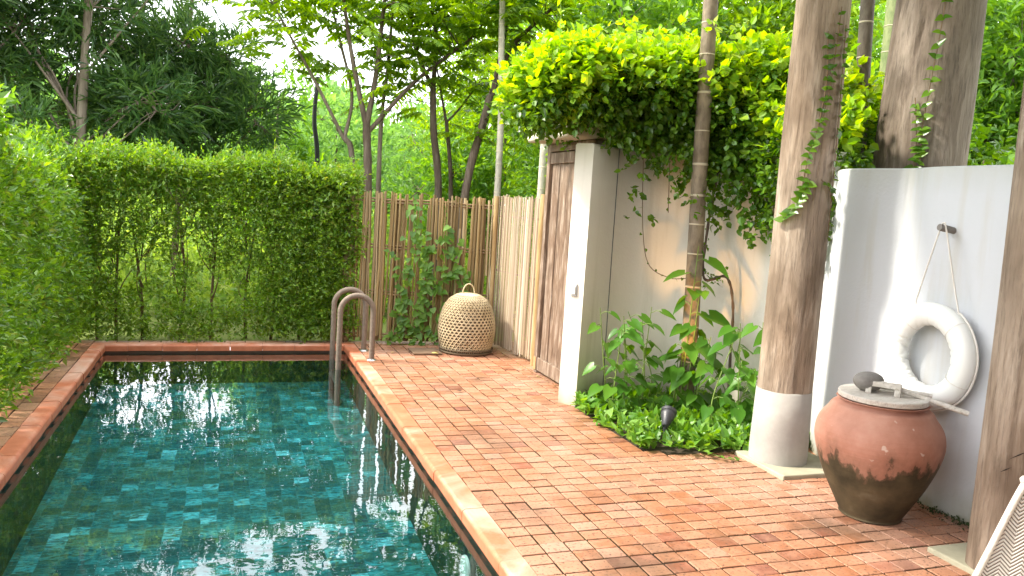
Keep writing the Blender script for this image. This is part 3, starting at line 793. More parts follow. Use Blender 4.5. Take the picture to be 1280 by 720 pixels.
for (z, a0, s) in ((.62, 3.75, .05), (.70, 4.05, .035), (.54, 3.5, .03)):
    cc = np.array([3.505+.168*math.cos(a0), 2.61+.168*math.sin(a0), z]); tg = np.array([-math.sin(a0), math.cos(a0), .8]); tg = unit(tg)
    nn_ = np.array([math.cos(a0), math.sin(a0), 0])
    mb.add([cc-tg*s+nn_*.004, cc+np.cross(tg, nn_)*.0025+nn_*.006, cc+tg*s+nn_*.004, cc-np.cross(tg, nn_)*.003+nn_*.006], [(0, 1, 2, 3)])
mb.build('crack', plain('dark_crack', (.03, .02, .015), .9), c3)

# ------------------------------------------------------------------ jar, lid, stone, sticks
JX, JY = 3.405, 3.36
jp = [(.0, .004), (.175, .004), (.19, .02), (.24, .10), (.305, .21), (.355, .32), (.382, .41), (.384, .47), (.365, .53), (.32, .585), (.265, .618), (.225, .630), (.215, .645), (.225, .655), (.235, .652), (.20, .640), (.19, .60), (.0, .58)]
jp = [(r*.86 if z < .6 else r-.012*(z < .65), z) for r, z in jp]
jf = spl([(r, 0, z) for r, z in jp], 70)[:, [0, 2]]; jf[:, 0] = np.maximum(jf[:, 0], 0)
mb = MB(); mb.lathe(jf, (JX, JY, 0), 64)
tag(mb.build('clay_jar', M['jar']), 'big round terracotta jar with mossy lower half beside the white wall', 'jar')
lid = empty('jar_lid', (JX, JY, .655), 'round pale wooden lid on the terracotta jar', 'lid')
tl = .66
mb = MB(); mb.lathe([(.0, tl), (.226, tl), (.230, tl+.004), (.230, tl+.026), (.226, tl+.030), (.0, tl+.030)], (JX, JY, 0), 48, smooth=False); mb.build('lid_board', M['palewood'], lid)
dv = unit(np.array([.55, -.62, 0])); pv = np.array([-dv[1], dv[0], 0])
hc = np.array([JX, JY, tl+.03])-pv*.04
mb = MB(); mb.obox(hc+(0, 0, .054), dv*.088, pv*.018, (0, 0, .014)); 
for s in (-.072, .072): mb.obox(hc+dv*s+np.array([0, 0, .020]), dv*.015, pv*.0178, (0, 0, .0198))
bevel(mb.build('handle', M['palewood'], lid), .004)
def ico(name, c, s, mat, seed=0, amp=.05):
    bm = bmesh.new(); bmesh.ops.create_icosphere(bm, subdivisions=4, radius=1)
    g = np.random.default_rng(seed); ph = g.random(3)*6
    for v in bm.verts:
        p = v.co; k = 1+amp*(math.sin(2.2*p.x+ph[0])+math.sin(2.7*p.y+ph[1])+math.sin(3.1*p.z+ph[2]))
        v.co = Vector((p.x*s[0]*k+c[0], p.y*s[1]*k+c[1], p.z*s[2]*k+c[2]))
    for f in bm.faces: f.smooth = True
    me = bpy.data.meshes.new(name); bm.to_mesh(me); bm.free(); me.materials.append(mat)
    o = bpy.data.objects.new(name, me); COL.objects.link(o); return o
tag(ico('stone', (JX-.05, JY+.07, tl+.03+.052), (.085, .075, .054), M['stone'], 4, .03), 'rounded dark grey stone resting on the jar lid', 'stone')
def stick(name, a, b, r_, label):
    mb = MB(); a, b = np.array(a, float), np.array(b, float); mb.tube([a+(b-a)*t for t in np.linspace(0, 1, 9)], [r_*(1+.05*math.sin(9*t)) for t in np.linspace(0, 1, 9)], 10)
    tag(mb.build(name, M['palewood']), label, 'stick')
stick('wooden_stick', (JX-.02, JY+.01, tl+.088), (JX+.285, JY-.30, tl-.012), .014, 'thicker pale stick lying across the lid handle, end past the rim')
stick('wooden_stick', (JX+.02, JY+.06, tl+.055), (JX+.22, JY-.12, tl+.040), .011, 'thin short pale stick on the lid behind the thicker one')

# ------------------------------------------------------------------ ring buoy, peg, rope
rc = np.array([3.775, 3.43, .885]); RB, RT = .237, .069
rb = empty('ring_buoy', tuple(rc), 'white puffy ring buoy hanging by cord on the white wall', 'ring buoy')
mb = MB(); m_, n_ = 300, 32
u = np.linspace(0, 2*np.pi, m_, endpoint=False); v = np.linspace(0, 2*np.pi, n_, endpoint=False)
g = np.random.default_rng(5)
wr = np.zeros((m_, n_))
for k in range(80):
    u0 = g.random()*6.28; wv = g.uniform(.018, .045); a0 = g.uniform(.25, .8); d0 = np.angle(np.exp(1j*(u[:, None]-u0-.25*g.normal()*np.sin(v[None]))))
    cen = g.uniform(2.4, 3.9)
    wr += -.10*a0*np.exp(-(d0/wv)**2)*np.exp(-(np.angle(np.exp(1j*(v[None]-cen)))/1.0)**2)
rt_ = RT*(1+wr+.02*np.sin(3*u)[:, None])
rad = RB+rt_*np.cos(v)[None]
V = np.stack([rc[0]+rt_*np.sin(v)[None]*.86, rc[1]+rad*np.cos(u)[:, None]*.97, rc[2]+rad*np.sin(u)[:, None]], -1)
V2 = np.concatenate([V, V[:1]]); mb.grid(V2, True, closed_u=True)
for u0 in (.9, 2.35, 3.6, 5.3):       # seams where the cover is stitched
    uu = u0+.012*np.sin(v*2); r2 = RT*1.008; rr = RB+r2*np.cos(v)
    mb.tube(np.stack([rc[0]+r2*np.sin(v)*.86, rc[1]+rr*np.cos(uu)*.97, rc[2]+rr*np.sin(uu)], -1), .0022, 6, closed=True, mi=1)
mb.build('ring_body', [M['ring'], M['cord']], rb)
mb = MB(); q = np.linspace(math.pi*.33, -math.pi*.55, 40)
mb.tube(np.stack([np.full(40, rc[0]+.018), rc[1]-(RB+RT+.004)*np.cos(q)*.97, rc[2]+(RB+RT+.004)*np.sin(q)], -1), .006, 8); mb.build('grab_line', M['cord'], rb)
peg = np.array([3.80, 3.445, 1.612])
mb = MB(); mb.tube([(3.868, 3.445, 1.60), (3.80, 3.45, 1.61), (3.765, 3.452, 1.615)], [.019, .02, .019], 16)
tag(mb.build('wall_peg', M['stone']), 'short grey wooden peg in the white wall holding the buoy cord', 'peg')
mb = MB()
pL = np.array([rc[0]-.01, 3.555, 1.18]); pR = np.array([rc[0]+.015, 3.265, 1.10])
mb.tube(spl([pL, pL*.5+np.array([3.79, 3.465, 1.625])*.5, (3.792, 3.468, 1.612), (3.79, 3.450, 1.637), (3.79, 3.430, 1.612), pR*.5+np.array([3.79, 3.43, 1.60])*.5, pR], 50), .0048, 8)
mb.tube(spl([pL, pL+(.0, -.01, -.03), pL+(-.03, -.03, -.05)], 6), .006, 6)
mb.tube(spl([pR, pR+(.02, -.005, -.06), pR+(.02, -.012, -.14)], 8), .009, 6)
mb.build('hanging_cord', M['cord'], rb)

# ------------------------------------------------------------------ wicker chaise (its woven back reaches into the frame)
wc = empty('wicker_chair', (2.45, 1.2, 0), 'herringbone woven pale wicker chair back in the lower right corner', 'chair')
p0 = np.array([1.965, 1.545, .655]); p1 = np.array([2.005, 1.475, .935]); right = unit(np.array([.80, -.60, 0]))*.62
pan = MB(); pan.add([p0-(p1-p0)*.9, p0-(p1-p0)*.9+right, p1+right*1.0, p1+right*.02], [(0, 1, 2, 3)])
ob = pan.build('backrest', M['wicker'], wc)
# put the weave in the panel's own axes
e1 = unit(right); e2 = unit((p1-p0)-e1*((p1-p0)@e1)); e3 = np.cross(e1, e2)
Mx = Matrix.Identity(4)
for i in range(3): Mx[i][0], Mx[i][1], Mx[i][2], Mx[i][3] = e1[i], e2[i], e3[i], p0[i]
ob.data.transform(Mx.inverted()); ob.parent = wc; ob.matrix_parent_inverse = Matrix.Identity(4); ob.matrix_basis = Matrix.Translation(wc.location).inverted() @ Mx
sol = ob.modifiers.new('thick', 'SOLIDIFY'); sol.thickness = .03; sol.offset = -1
mb = MB(); st_ = p0-(p1-p0)*.9
mb.tube(spl([st_, st_*.5+p1*.5, p1, p1+right*.04+(0, 0, .012), p1+right*.5+(0, 0, .014), p1+right], 40), .009, 10)
mb.build('rim', M['wickerrim'], wc)
sb = np.array([2.10, 1.10, .36]); fwd = unit(np.array([-.60, -.80, 0]))
mb = MB(); mb.obox(st_+right*.5+fwd*.28-np.array([0, 0, .03]), e1*.31, fwd*.29, (0, 0, .035)); bevel(mb.build('seat', M['wicker'], wc), .012)
for s in (.04, .96):
    for f_ in (.02, .54):
        q = st_+right*s+fwd*f_; mb = MB(); mb.tube([(q[0], q[1], 0), (q[0], q[1], st_[2]-.066)], .018, 10); mb.build('leg', M['wickerrim'], wc)

# ------------------------------------------------------------------ palms with ringed trunks
def frond(mb, base, d, L, droop, k=26, ll=.38, lw=.035):
    pinnate(mb, np.array([base]), np.array([d]), L, k, ll, lw, droop, hang=.35)
    t = np.linspace(0, 1, 12); D = unit(np.array(d, float))
    p = np.array(base)+D*(L*t)[:, None]; p[:, 2] -= droop*L*t**2
    mb.tube(p, np.linspace(.014, .003, 12), 5, mi=1)
def palm(name, pts, r0, r1, gap, mats, label, crown=None, group=None, fr=0, frL=1.6):
    P = spl(pts, 60); o = empty(name, tuple(P[0]), label, 'palm', group)
    mb = MB(); mb.tube(P, np.linspace(r0, r1, 60), 20); 
    s = np.concatenate([[0], np.cumsum(np.linalg.norm(np.diff(P, axis=0), axis=1))]); z = rng.uniform(.3, 1)*gap
    rg = mb
    while z < s[-1]-.05:
        c = np.array([np.interp(z, s, P[:, i]) for i in range(3)]); r_ = np.interp(z, s, np.linspace(r0, r1, 60)); h = rng.uniform(.004, .009)
        tl_ = rng.normal(0, .08, 2)
        rg.tube([c-(0, 0, h), c-(0, 0, h*.6), c+(0, 0, h*.6), c+(0, 0, h)], [r_*1.0, r_*1.045, r_*1.05, r_*1.0], 20, cap=False, mi=1)
        z += gap*rng.uniform(.8, 1.2)
    mb.build('trunk', [mats, M['palmring']], o)
    if fr:
        mb = MB()
        for i in range(fr):
            a = i*2.4+rng.random(); e = rng.uniform(.2, 1.0); frond(mb, P[-1], (math.cos(a), math.sin(a), e), frL*rng.uniform(.85, 1.1), rng.uniform(.35, .6))
        mb.build('crown', [M['palmleaf'], M['greenstem']], o)
    return o
palm('palm_tree', [(3.455, 5.39, -.02), (3.445, 5.39, .8), (3.405, 5.39, 2.0), (3.375, 5.39, 3.2), (3.34, 5.39, 4.9)], .066, .052, .27, M['palm'], 'slim ringed brown palm trunk rising out of the planting bed', fr=9)
palm('palm_tree', [(4.76, 5.2, -.02), (4.735, 5.2, 2.0), (4.665, 5.2, 3.35), (4.6, 5.2, 5.2)], .060, .050, .28, M['palmdark'], 'dark ringed palm trunk between the two big log columns', fr=8)
palm('palm_tree', [(6.2, 6.5, -.02), (6.17, 6.5, 2.9), (6.16, 6.5, 3.85), (6.15, 6.5, 5.4)], .078, .070, .27, M['palmgreen'], 'green ringed palm trunk just left of the massive dark log', fr=9, frL=1.9)
palm('palm_tree', [(3.14, 9.5, -.02), (3.13, 9.5, 2.4), (3.08, 9.5, 3.4), (3.05, 9.5, 4.1)], .043, .036, .16, M['palmpale'], 'thin pale ringed palm trunk behind the fence corner', fr=8, frL=1.3)
palm('palm_tree', [(3.25, 8.3, -.02), (3.25, 8.3, 1.75), (3.25, 8.3, 2.6)], .048, .042, .22, M['palmpale'], 'pale ringed palm trunk showing beside the door top', fr=0)
palm('palm_tree', [(8.95, 7.6, -.02), (8.98, 7.6, 2.6), (8.98, 7.6, 3.4)], .075, .065, .13, M['palmgreen'], 'green palm with narrow rings and dark fan leaves at far right', fr=9, frL=1.4)
palm('palm_tree', [(8.6, 7.8, -.02), (8.65, 7.8, 2.6), (8.66, 7.8, 4.9)], .085, .07, .25, M['palmpale'], 'leaning tan palm trunk left of the green one at far right', fr=8)

# ------------------------------------------------------------------ garden spotlight (lit, warm)
sp = empty('garden_spotlight', (2.92, 4.87, 0), 'black garden spotlight in the ground cover, aimed at the palm', 'spotlight')
aim = unit(np.array([.52, .58, .62])); c0 = np.array([2.905, 4.74, .165])
side = unit(np.cross(aim, [0, 0, 1])); 
mb = MB()
mb.tube([c0-aim*.055, c0-aim*.05, c0+aim*.0, c0+aim*.03, c0+aim*.075, c0+aim*.078], [.018, .026, .036, .05, .053, .050], 24); mb.build('lamp_head', M['lamp'], sp)
mb = MB(); mb.tube([c0+aim*.060, c0+aim*.085], [.0565, .0565], 24, cap=False); mb.build('hood', M['lamp'], sp)
mb = MB(); mb.tube([(2.90, 4.735, -.02), (2.90, 4.735, .06), tuple(c0-aim*.04)], [.011, .014, .016], 12); mb.build('spike', M['lamp'], sp)
mg, nt, out = new_mat('lit_glass'); em = nd(nt, 'ShaderNodeEmission', Strength=6.0); em.inputs[0].default_value = (1, .62, .25, 1); lk(nt, em.outputs[0], out.inputs[0])
mb = MB(); mb.tube([c0+aim*.079, c0+aim*.081], [.046, .046], 20); mb.build('lens', mg, sp)
ll = bpy.data.lights.new('spot_lamp', 'SPOT'); ll.energy = 48; ll.color = (1, .50, .14); ll.spot_size = R(44); ll.spot_blend = .6; ll.shadow_soft_size = .03
lo = bpy.data.objects.new('spot_lamp', ll); COL.objects.link(lo); lo.location = tuple(c0+aim*.10)
lo.rotation_euler = Vector(tuple(-aim)).to_track_quat('Z', 'Y').to_euler()
mb = MB(); mb.tube([(2.98, 5.93, 2.1), (2.982, 5.928, 1.2), (2.985, 5.925, .5), (2.99, 5.92, .0)], .004, 6)
tag(mb.build('wall_cable', M['lamp']), 'thin dark cable hanging straight down the beige wall', 'cable')

# ------------------------------------------------------------------ near plants
def heart_plant(name, loc, stems, ll, lw, label, cat, n_leaf=7, group=None):
    o = empty(name, loc, label, cat, group); ms = MB(); ml = MB()
    for (pts, k) in stems:
        C = spl(pts, 24); ms.tube(C, np.linspace(.007, .003, 24), 6)
        for i in range(k):
            t = (i+.6)/k; j = min(22, int(t*23)); a = i*2.4+rng.random()*.8
            hd = np.array([math.cos(a), math.sin(a), .35]); hd[1] -= .35
            pe = C[j]+unit(hd)*rng.uniform(.05, .09)
            ms.tube([C[j], (C[j]+pe)/2+(0, 0, .012), pe], .0028, 5)
            A = np.array([hd[0], hd[1], -.55+rng.normal(0, .2)]); N = np.array([hd[0]*.5, hd[1]*.5-.35, .9])+rng.normal(0, .2, 3)
            s = rng.uniform(.75, 1.2)
            inst(ml, T_HEART, pe[None], A[None], N[None], ll*s, lw*s, smooth=True)
    ml.build('leaves', M['pothos'], o); ms.build('stems', M['greenstem'], o)
    return o
st = []
for i in range(7):
    x = 2.84+i*.05+rng.normal(0, .03); y = 5.52+rng.normal(0, .05)
    st.append(([(x, y, 0), (x+rng.normal(0, .05), y-.02, .3), (x+rng.normal(0, .10)-.06*(i < 2), y-.06, .62+rng.random()*.28)], 11))
heart_plant('heart_leaf_shrub', (2.95, 5.5, 0), st, .145, .092, 'leafy shrub of dark heart leaves at left of the bed against the wall', 'shrub')
st = []
for i in range(11):
    x = 3.62+rng.normal(0, .10); y = 5.02+rng.normal(0, .16)
    st.append(([(x, y, 0), (x+rng.normal(0, .04), y, .25), (x+rng.normal(0, .10), y-.03, .45+rng.random()*.48)], 10))
heart_plant('heart_leaf_shrub', (3.65, 5.0, 0), st, .145, .092, 'leafy shrub right of the palm trunk below the bare vine stem', 'shrub')
st = []
for i, (a, h) in enumerate(((3.7, 1.36), (4.2, 1.05), (5.4, .62), (3.2, .6), (2.6, .5))):
    r0 = .085; pts = [(3.45+r0*math.cos(a+.5*t), 5.39+r0*math.sin(a+.5*t), h*t) for t in np.linspace(0, 1, 6)]
    st.append((pts, int(h*13)))
heart_plant('climbing_philodendron', (3.45, 5.33, 0), st, .205, .125, 'big bright heart leaf climber growing up the palm trunk', 'climber')
# bare vine stem rising up the wall to the canopy
mb = MB(); vs = spl([(3.83, 5.35, 0), (3.82, 5.36, .5), (3.80, 5.36, .9), (3.74, 5.40, 1.12), (3.60, 5.50, 1.10), (3.66, 5.6, 1.5), (3.76, 5.66, 2.05)], 60)
mb.tube(vs, .011+.002*np.sin(np.arange(60)*1.7), 7)
wv_ = empty('wall_vine', (3.83, 5.35, 0), 'bent bare brown vine stem on the wall right of the palm', 'vine')
mb.build('stem', M['bark'], wv_)
mb = MB(); P_ = np.concatenate([vs[30:], vs[35:], vs[45:]])+rng.normal(0, .03, (70-9-1+1-6, 3)) if False else vs[30:]+rng.normal(0, .03, (30, 3))
twigs(mb, P_, rdir(30, -.3), 4, .10, .035, .026, 1.2); mb.build('leaves', M['vine'], wv_)

# ground cover (nobody could count it)
mb = MB(); pts = []
while len(pts) < 620:
    x, y = rng.uniform(2.55, 4.0), rng.uniform(4.40, 5.95)
    if inpoly(x, y, BED) and not (x > 3.9 and y > 4.6) and y < 5.72+.6*(x-2.67) and not (abs(x-2.89) < .07 and 4.58 < y < 4.82): pts.append((x+rng.normal(0, .012)-.01, y-.015, rng.uniform(.02, .05)))
pts = np.array(pts); edge = pts
twigs(mb, pts, rdir(len(pts), 1.6), 5, .09, .070, .048, 1.1, .1, T=T_HEART, upn=1.6)
tag(mb.build('ground_cover', M['cover']), 'low bright green ground cover filling the planting bed', 'ground cover', kind='stuff')
# runner that creeps onto the bricks
mb = MB(); rp = spl([(3.02, 4.52, .02), (3.05, 4.40, .03), (3.12, 4.33, .015), (3.2, 4.29, .01)], 12); mb.tube(rp, .003, 5, mi=1)
inst(mb, T_HEART, rp[::2]+(0, 0, .008), np.column_stack([rng.normal(0, 1, 6), rng.normal(-.4, .6, 6), np.zeros(6)]), np.tile([0, 0, 1.], (6, 1))+rng.normal(0, .2, (6, 3)), .05, .035)
tag(mb.build('runner', [M['cover'], M['greenstem']]), 'pale green runner creeping from the bed edge onto the bricks', 'creeper')

# creeper on the bamboo fence
cr = empty('fence_creeper', (2.0, 8.4, 0), 'green creeper climbing the middle of the bamboo fence', 'creeper')
ms = MB(); ml = MB()
for (x0, x1, h) in ((1.72, 1.86, 1.58), (1.9, 1.98, 1.0), (2.02, 1.88, 1.3), (2.15, 2.22, 1.45), (2.28, 2.3, 1.25), (1.62, 1.74, .6), (2.05, 2.1, .8), (1.80, 1.70, 1.0), (2.35, 2.45, .9), (1.9, 2.05, 1.2)):
    C = spl([(x0, 8.46-.1*(x0-1.2)/1.5, .02), ((x0+x1)/2+.05, 8.46-.1*((x0+x1)/2-1.2)/1.5, h*.5), (x1, 8.46-.1*(x1-1.2)/1.5, h)], 24)
    ms.tube(C, .0035, 5)
    k = int(h*26); i = rng.integers(0, 24, k); p = C[i]+rng.normal(0, .035, (k, 3))*np.array([1.2, .3, 1])
    p[:, 1] = np.minimum(p[:, 1], C[i][:, 1])-.012
    A = np.column_stack([rng.normal(0, .7, k), np.full(k, -.35), np.full(k, -.6)+rng.normal(0, .4, k)]); N = np.column_stack([rng.normal(-.2, .35, k), np.full(k, -.8), np.full(k, .7)])
    inst(ml, T_HEART, p, A, N, rng.uniform(.06, .10, k), rng.uniform(.05, .08, k), smooth=True)
ml.build('leaves', M['bright'], cr); ms.build('stem', M['greenstem'], cr)

# small-leaved creepers on the log columns
def log_creeper(name, paths, cx, cy, rad, ll, label):
    o = empty(name, (cx, cy, 1.0), label, 'creeper'); ms = MB(); ml = MB()
    for pts, gap, sc in paths:
        C = spl([(cx+(rad+.006)*math.cos(R(a)), cy+(rad+.006)*math.sin(R(a)), z) for a, z in pts], 40); ms.tube(C, .0035, 5)
        L = np.linalg.norm(np.diff(C, axis=0), axis=1).sum(); k = int(L/gap)
        for i in range(k):
            j = min(39, int(i/k*40)); nrm = np.array([C[j][0]-cx, C[j][1]-cy, 0])/rad; tn = np.array([-nrm[1], nrm[0], 0])
            for sg in (-1, 1):
                s = rng.uniform(.7, 1.2)*sc
                inst(ml, T_HEART, (C[j]+nrm*.006)[None], (tn*sg+np.array([0, 0, rng.normal(-.1, .4)])+nrm*.4)[None], (nrm*.8+np.array([0, 0, .5])+rng.normal(0, .25, 3))[None], ll*s, ll*.8*s, smooth=True)
    ml.build('leaves', M['vine'], o); ms.build('stem', M['stem'], o)
log_creeper('log_creeper', [([(225, 1.75), (232, 2.0), (243, 2.15), (252, 2.45), (245, 2.75)], .05, 1.0), ([(195, 1.60), (222, 1.72), (240, 1.86)], .035, 1.35), ([(300, 1.5), (296, 1.9), (290, 2.4), (284, 2.8)], .055, 1.0), ([(252, 2.2), (262, 2.5), (268, 2.9)], .05, .8), ([(295, 1.75), (282, 1.82), (262, 1.86)], .05, 1.2)], 3.462, 4.24, .172, .042, 'small leaved creeper clinging to the front log column')
log_creeper('log_creeper', [([(215, 1.9), (222, 2.2), (227, 2.6), (232, 3.0), (236, 3.6)], .085, 1.1), ([(222, 1.95), (218, 2.25), (212, 2.5)], .06, .9), ([(226, 1.9), (224, 2.3)], .05, 1.0)], 4.745, 4.6, .315, .050, 'line of paired creeper leaves running up the massive dark log')

# ------------------------------------------------------------------ hedges
def clump_offset(P, s, amp):
    q = P*s
    return amp*(np.sin(q[:, 0]*1.3+q[:, 2]*.7)+np.sin(q[:, 1]*1.7+1.3)+np.sin(q[:, 2]*2.1+q[:, 0]*.9+.5))/3
hl = empty('hedge', (-1.8, 6, 0), 'tall leafy hedge along the left pool edge', 'hedge')
mb = MB(); n = 7200
y = rng.uniform(2.6, 9.2, n); z = rng.uniform(.03, 1.74, n)**1.0
top = 1.68+.10*np.sin(y*2.3)+.06*np.sin(y*5.1+1)+.33*np.exp(-((y-5.6)/.8)**2)
z = z*top/1.74
xb = -1.50-.20*(1-z/1.7)**0*np.clip((z-1.2)/.6, 0, 1)**2*.6 + .10*np.sin(z*2.2)
P = np.column_stack([xb, y, z]); P[:, 0] += clump_offset(P, 5, .09)+rng.normal(0, .05, n)-np.abs(rng.normal(0, .10, n))*(rng.random(n) < .5)
D = np.column_stack([np.full(n, .8), rng.normal(-.1, .5, n), rng.normal(.35, .5, n)])
twigs(mb, P, D, 7, .14, .058, .029, .9, .05)
n2 = 3600; y = rng.uniform(2.6, 9.4, n2); x = rng.uniform(-2.9, -1.45, n2)
zt = 1.68+.10*np.sin(y*2.3)+.06*np.sin(y*5.1+1)+.33*np.exp(-((y-5.6)/.8)**2)-.25*np.clip(x+1.65, 0, 1)
P = np.column_stack([x, y, zt+rng.normal(0, .05, n2)]); D = rdir(n2, 1.2)
twigs(mb, P, D, 7, .16, .058, .029, .9, .0)
mb.build('foliage', M['hedgeL'], hl)
mb = MB(); k = 900; y = rng.uniform(3.5, 9.0, k); x = rng.uniform(-2.4, -1.5, k)
zt = 1.72+.10*np.sin(y*2.3)+.06*np.sin(y*5.1+1)+.33*np.exp(-((y-5.6)/.8)**2)
twigs(mb, np.column_stack([x, y, zt+rng.uniform(-.15, .05, k)]), rdir(k, 1.3), 6, .16, .052, .026, .9)
mb.build('young_shoots', M['bright'], hl)
for i in range(10):
    y0 = 3.2+i*.62+rng.normal(0, .08); x0 = -1.85+rng.normal(0, .05); mb = MB()
    for q in range(4):
        mb.tube(spl([(x0, y0, -.03), (x0+rng.normal(0, .05), y0+rng.normal(0, .08), .6), (x0+rng.normal(0, .15), y0+rng.normal(0, .2), 1.5)], 10), np.linspace(.014, .004, 10), 6)
    mb.build('stem', M['stem'], hl)

hb = empty('hedge', (0, 8.85, 0), 'thin see-through hedge across the far end of the pool', 'hedge')
mb = MB(); sx = np.array([-1.22, -1.02, -.72, -.42, -.12, .16, .45, .74, 1.0, 1.2])
for i, x0 in enumerate(sx):
    ms = MB(); x0 += rng.normal(0, .03); y0 = 8.86+rng.normal(0, .04)
    ms.tube(spl([(x0, y0, -.03), (x0+rng.normal(0, .02), y0, .5), (x0+rng.normal(0, .05), y0, 1.2)], 12), np.linspace(.017, .010, 12), 7)
    for q in range(7):
        zq = rng.uniform(.25, 1.1); xq = x0+rng.normal(0, .02)
        ms.tube(spl([(xq, y0, zq), (xq+rng.normal(0, .08), y0-.05, zq+.25), (xq+rng.normal(0, .16), y0-.07+rng.normal(0, .06), min(1.75, zq+.65))], 10), np.linspace(.008, .003, 10), 5)
    ms.build('stem', M['stem'], hb)
# leaf twigs: thinner in a band of see-through gaps
n = 11500; x = rng.uniform(-1.45, 1.30, n); z = rng.uniform(.02, 1.80, n)
gap = np.clip(np.exp(-((x+.35)/.85)**4)*np.clip(1.5-z, 0, 1)*1.15, 0, 1)*np.clip((z-.05)/.4, .25, 1)
nz = (np.sin(x*9+z*5)+np.sin(x*4.3-z*11+1)+np.sin(x*15+z*13+2))/3
nearstem = np.min(np.abs(x[:, None]-sx[None]), 1)
keep = rng.random(n) > np.clip(gap*(.56+.16*np.clip((z-.3)*3, 0, 1))+.45*nz*(.35+gap)+.08, 0, .95)
x, z = x[keep], z[keep]; n = len(x)
ytop = 8.66+.05*np.sin(x*6+z*3)+rng.normal(0, .06, n)+np.abs(rng.normal(0, .10, n)); bulge = -.10*np.clip((z-.9)/.8, 0, 1)
P = np.column_stack([x, ytop+bulge, z]); D = np.column_stack([rng.normal(0, .6, n), np.full(n, -.5), rng.normal(.25, .5, n)])
twigs(mb, P, D, 5, .11, .046, .022, .9, .03)
n2 = 1900; x = rng.uniform(-1.5, 1.34, n2); P = np.column_stack([x, rng.uniform(8.5, 9.15, n2), 1.69+.06*np.sin(x*5)+.05*np.sin(x*11+2)+rng.normal(0, .075, n2)])
twigs(mb, P, rdir(n2, 1.4), 6, .14, .048, .023, .9)
# right end, closer and denser, spilling over the fence post
n3 = 1700; x = rng.uniform(.35, 1.28, n3); z = rng.uniform(.1, 1.75, n3)
P = np.column_stack([x+.07*np.sin(z*7), 8.58+rng.normal(0, .06, n3), z]); D = np.column_stack([rng.normal(.2, .6, n3), np.full(n3, -.6), rng.normal(.2, .5, n3)])
twigs(mb, P, D, 6, .11, .046, .022, .9, .05)
mb.build('foliage', M['hedgeB'], hb)
mb = MB(); k = 620; x = rng.uniform(-1.45, 1.3, k)
twigs(mb, np.column_stack([x, rng.uniform(8.5, 9.1, k), 1.74+.05*np.sin(x*5)+.04*np.sin(x*11+2)+rng.normal(0, .05, k)]), rdir(k, 1.6), 6, .16, .04, .019, .9)
mb.build('young_shoots', M['bright'], hb)

# ------------------------------------------------------------------ vine canopy on the wall
cv = empty('wall_canopy_vine', (3.2, 5.9, 2.1), 'bright yellow green vine heaped over the wall and door top', 'vine')
lobes = [(2.26, 5.95, 2.42, .20, .28, .17), (2.44, 5.95, 2.52, .32, .38, .24), (2.72, 5.90, 2.56, .42, .42, .24), (3.1, 5.88, 2.54, .42, .42, .25), (3.5, 5.82, 2.50, .42, .42, .28), (3.85, 5.62, 2.36, .40, .45, .32), (4.15, 5.35, 2.36, .35, .5, .40), (4.0, 4.95, 2.12, .25, .4, .28), (4.5, 5.6, 2.4, .5, .5, .4), (3.0, 6.5, 2.5, .5, .5, .25), (3.4, 6.4, 2.6, .7, .5, .35), (5.1, 5.6, 2.3, .5, .5, .4), (3.45, 5.9, 2.68, .4, .45, .2), (4.1, 5.6, 2.72, .40, .45, .2), (2.55, 5.9, 2.66, .22, .3, .12)]
ml = MB(); my = MB(); mi_ = MB()
for (cx, cy_, cz, a, b, c) in lobes:
    n = int(900*a*b/.2); d = rdir(n); d = d[(d[:, 1] < .55)]; n = len(d); rr = rng.uniform(.72, 1.04, n)[:, None]; rr[rng.random(n) < .14] *= rng.uniform(1.1, 1.45)
    P = np.array([cx, cy_, cz])+d*rr*np.array([a, b, c]); D = d+np.array([0, -.1, .1])+rng.normal(0, .35, (n, 3))
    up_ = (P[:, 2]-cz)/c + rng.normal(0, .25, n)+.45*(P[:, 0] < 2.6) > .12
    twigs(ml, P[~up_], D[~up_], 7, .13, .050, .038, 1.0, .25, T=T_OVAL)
    twigs(my, P[up_], D[up_]+np.array([0, 0, .4]), 5, .16, .075, .052, 1.0, .1, T=T_OVAL)  # upper leaves get the backlit yellow colour
# hanging skirts
for (x, y, z, h, k) in ((2.78, 5.70, 2.32, .12, 40), (3.0, 5.76, 2.28, .15, 50), (3.2, 5.72, 2.24, .2, 50), (3.4, 5.5, 2.16, .32, 80), (3.6, 5.4, 2.1, .5, 130), (3.75, 5.2, 2.1, .62, 150), (3.85, 5.0, 2.0, .5, 130), (3.9, 4.75, 1.9, .45, 120), (3.86, 4.6, 1.85, .35, 80), (3.05, 5.7, 2.1, .5, 22), (2.05, 5.7, 2.32, .15, 30)):
    n = k; P = np.array([x, y, z])+rng.normal(0, 1, (n, 3))*np.array([.10, .05, .05]); P[:, 2] -= rng.random(n)**1.6*h
    twigs(ml, P, rdir(n, -1.0)+np.array([0, -.5, 0]), 4, .09, .052, .040, .9, .2, T=T_OVAL)
for i in range(46):       # long loose sprays that break the outline
    q = lobes[rng.integers(2, len(lobes))]; b0 = np.array(q[:3])+rng.normal(0, .3, 3)*np.array([q[3], q[4], q[5]]); dd = unit(np.array([rng.normal(0, .8), rng.normal(-.4, .5), rng.uniform(.1, 1.2)]))
    e = b0+dd*rng.uniform(.34, .56); C = spl([b0, (b0+e)/2+(0, 0, .06), e, e+dd*np.array([.12, .12, 0])-(0, 0, .05)], 12)
    my.tube(C, .003, 4, mi=1); k = 12
    inst(my, T_OVAL, C[2:]+rng.normal(0, .015, (10, 3)), rdir(10)+dd*.5, rdir(10)+np.array([0, -.4, .9]), rng.uniform(.055, .085, 10), rng.uniform(.04, .055, 10))
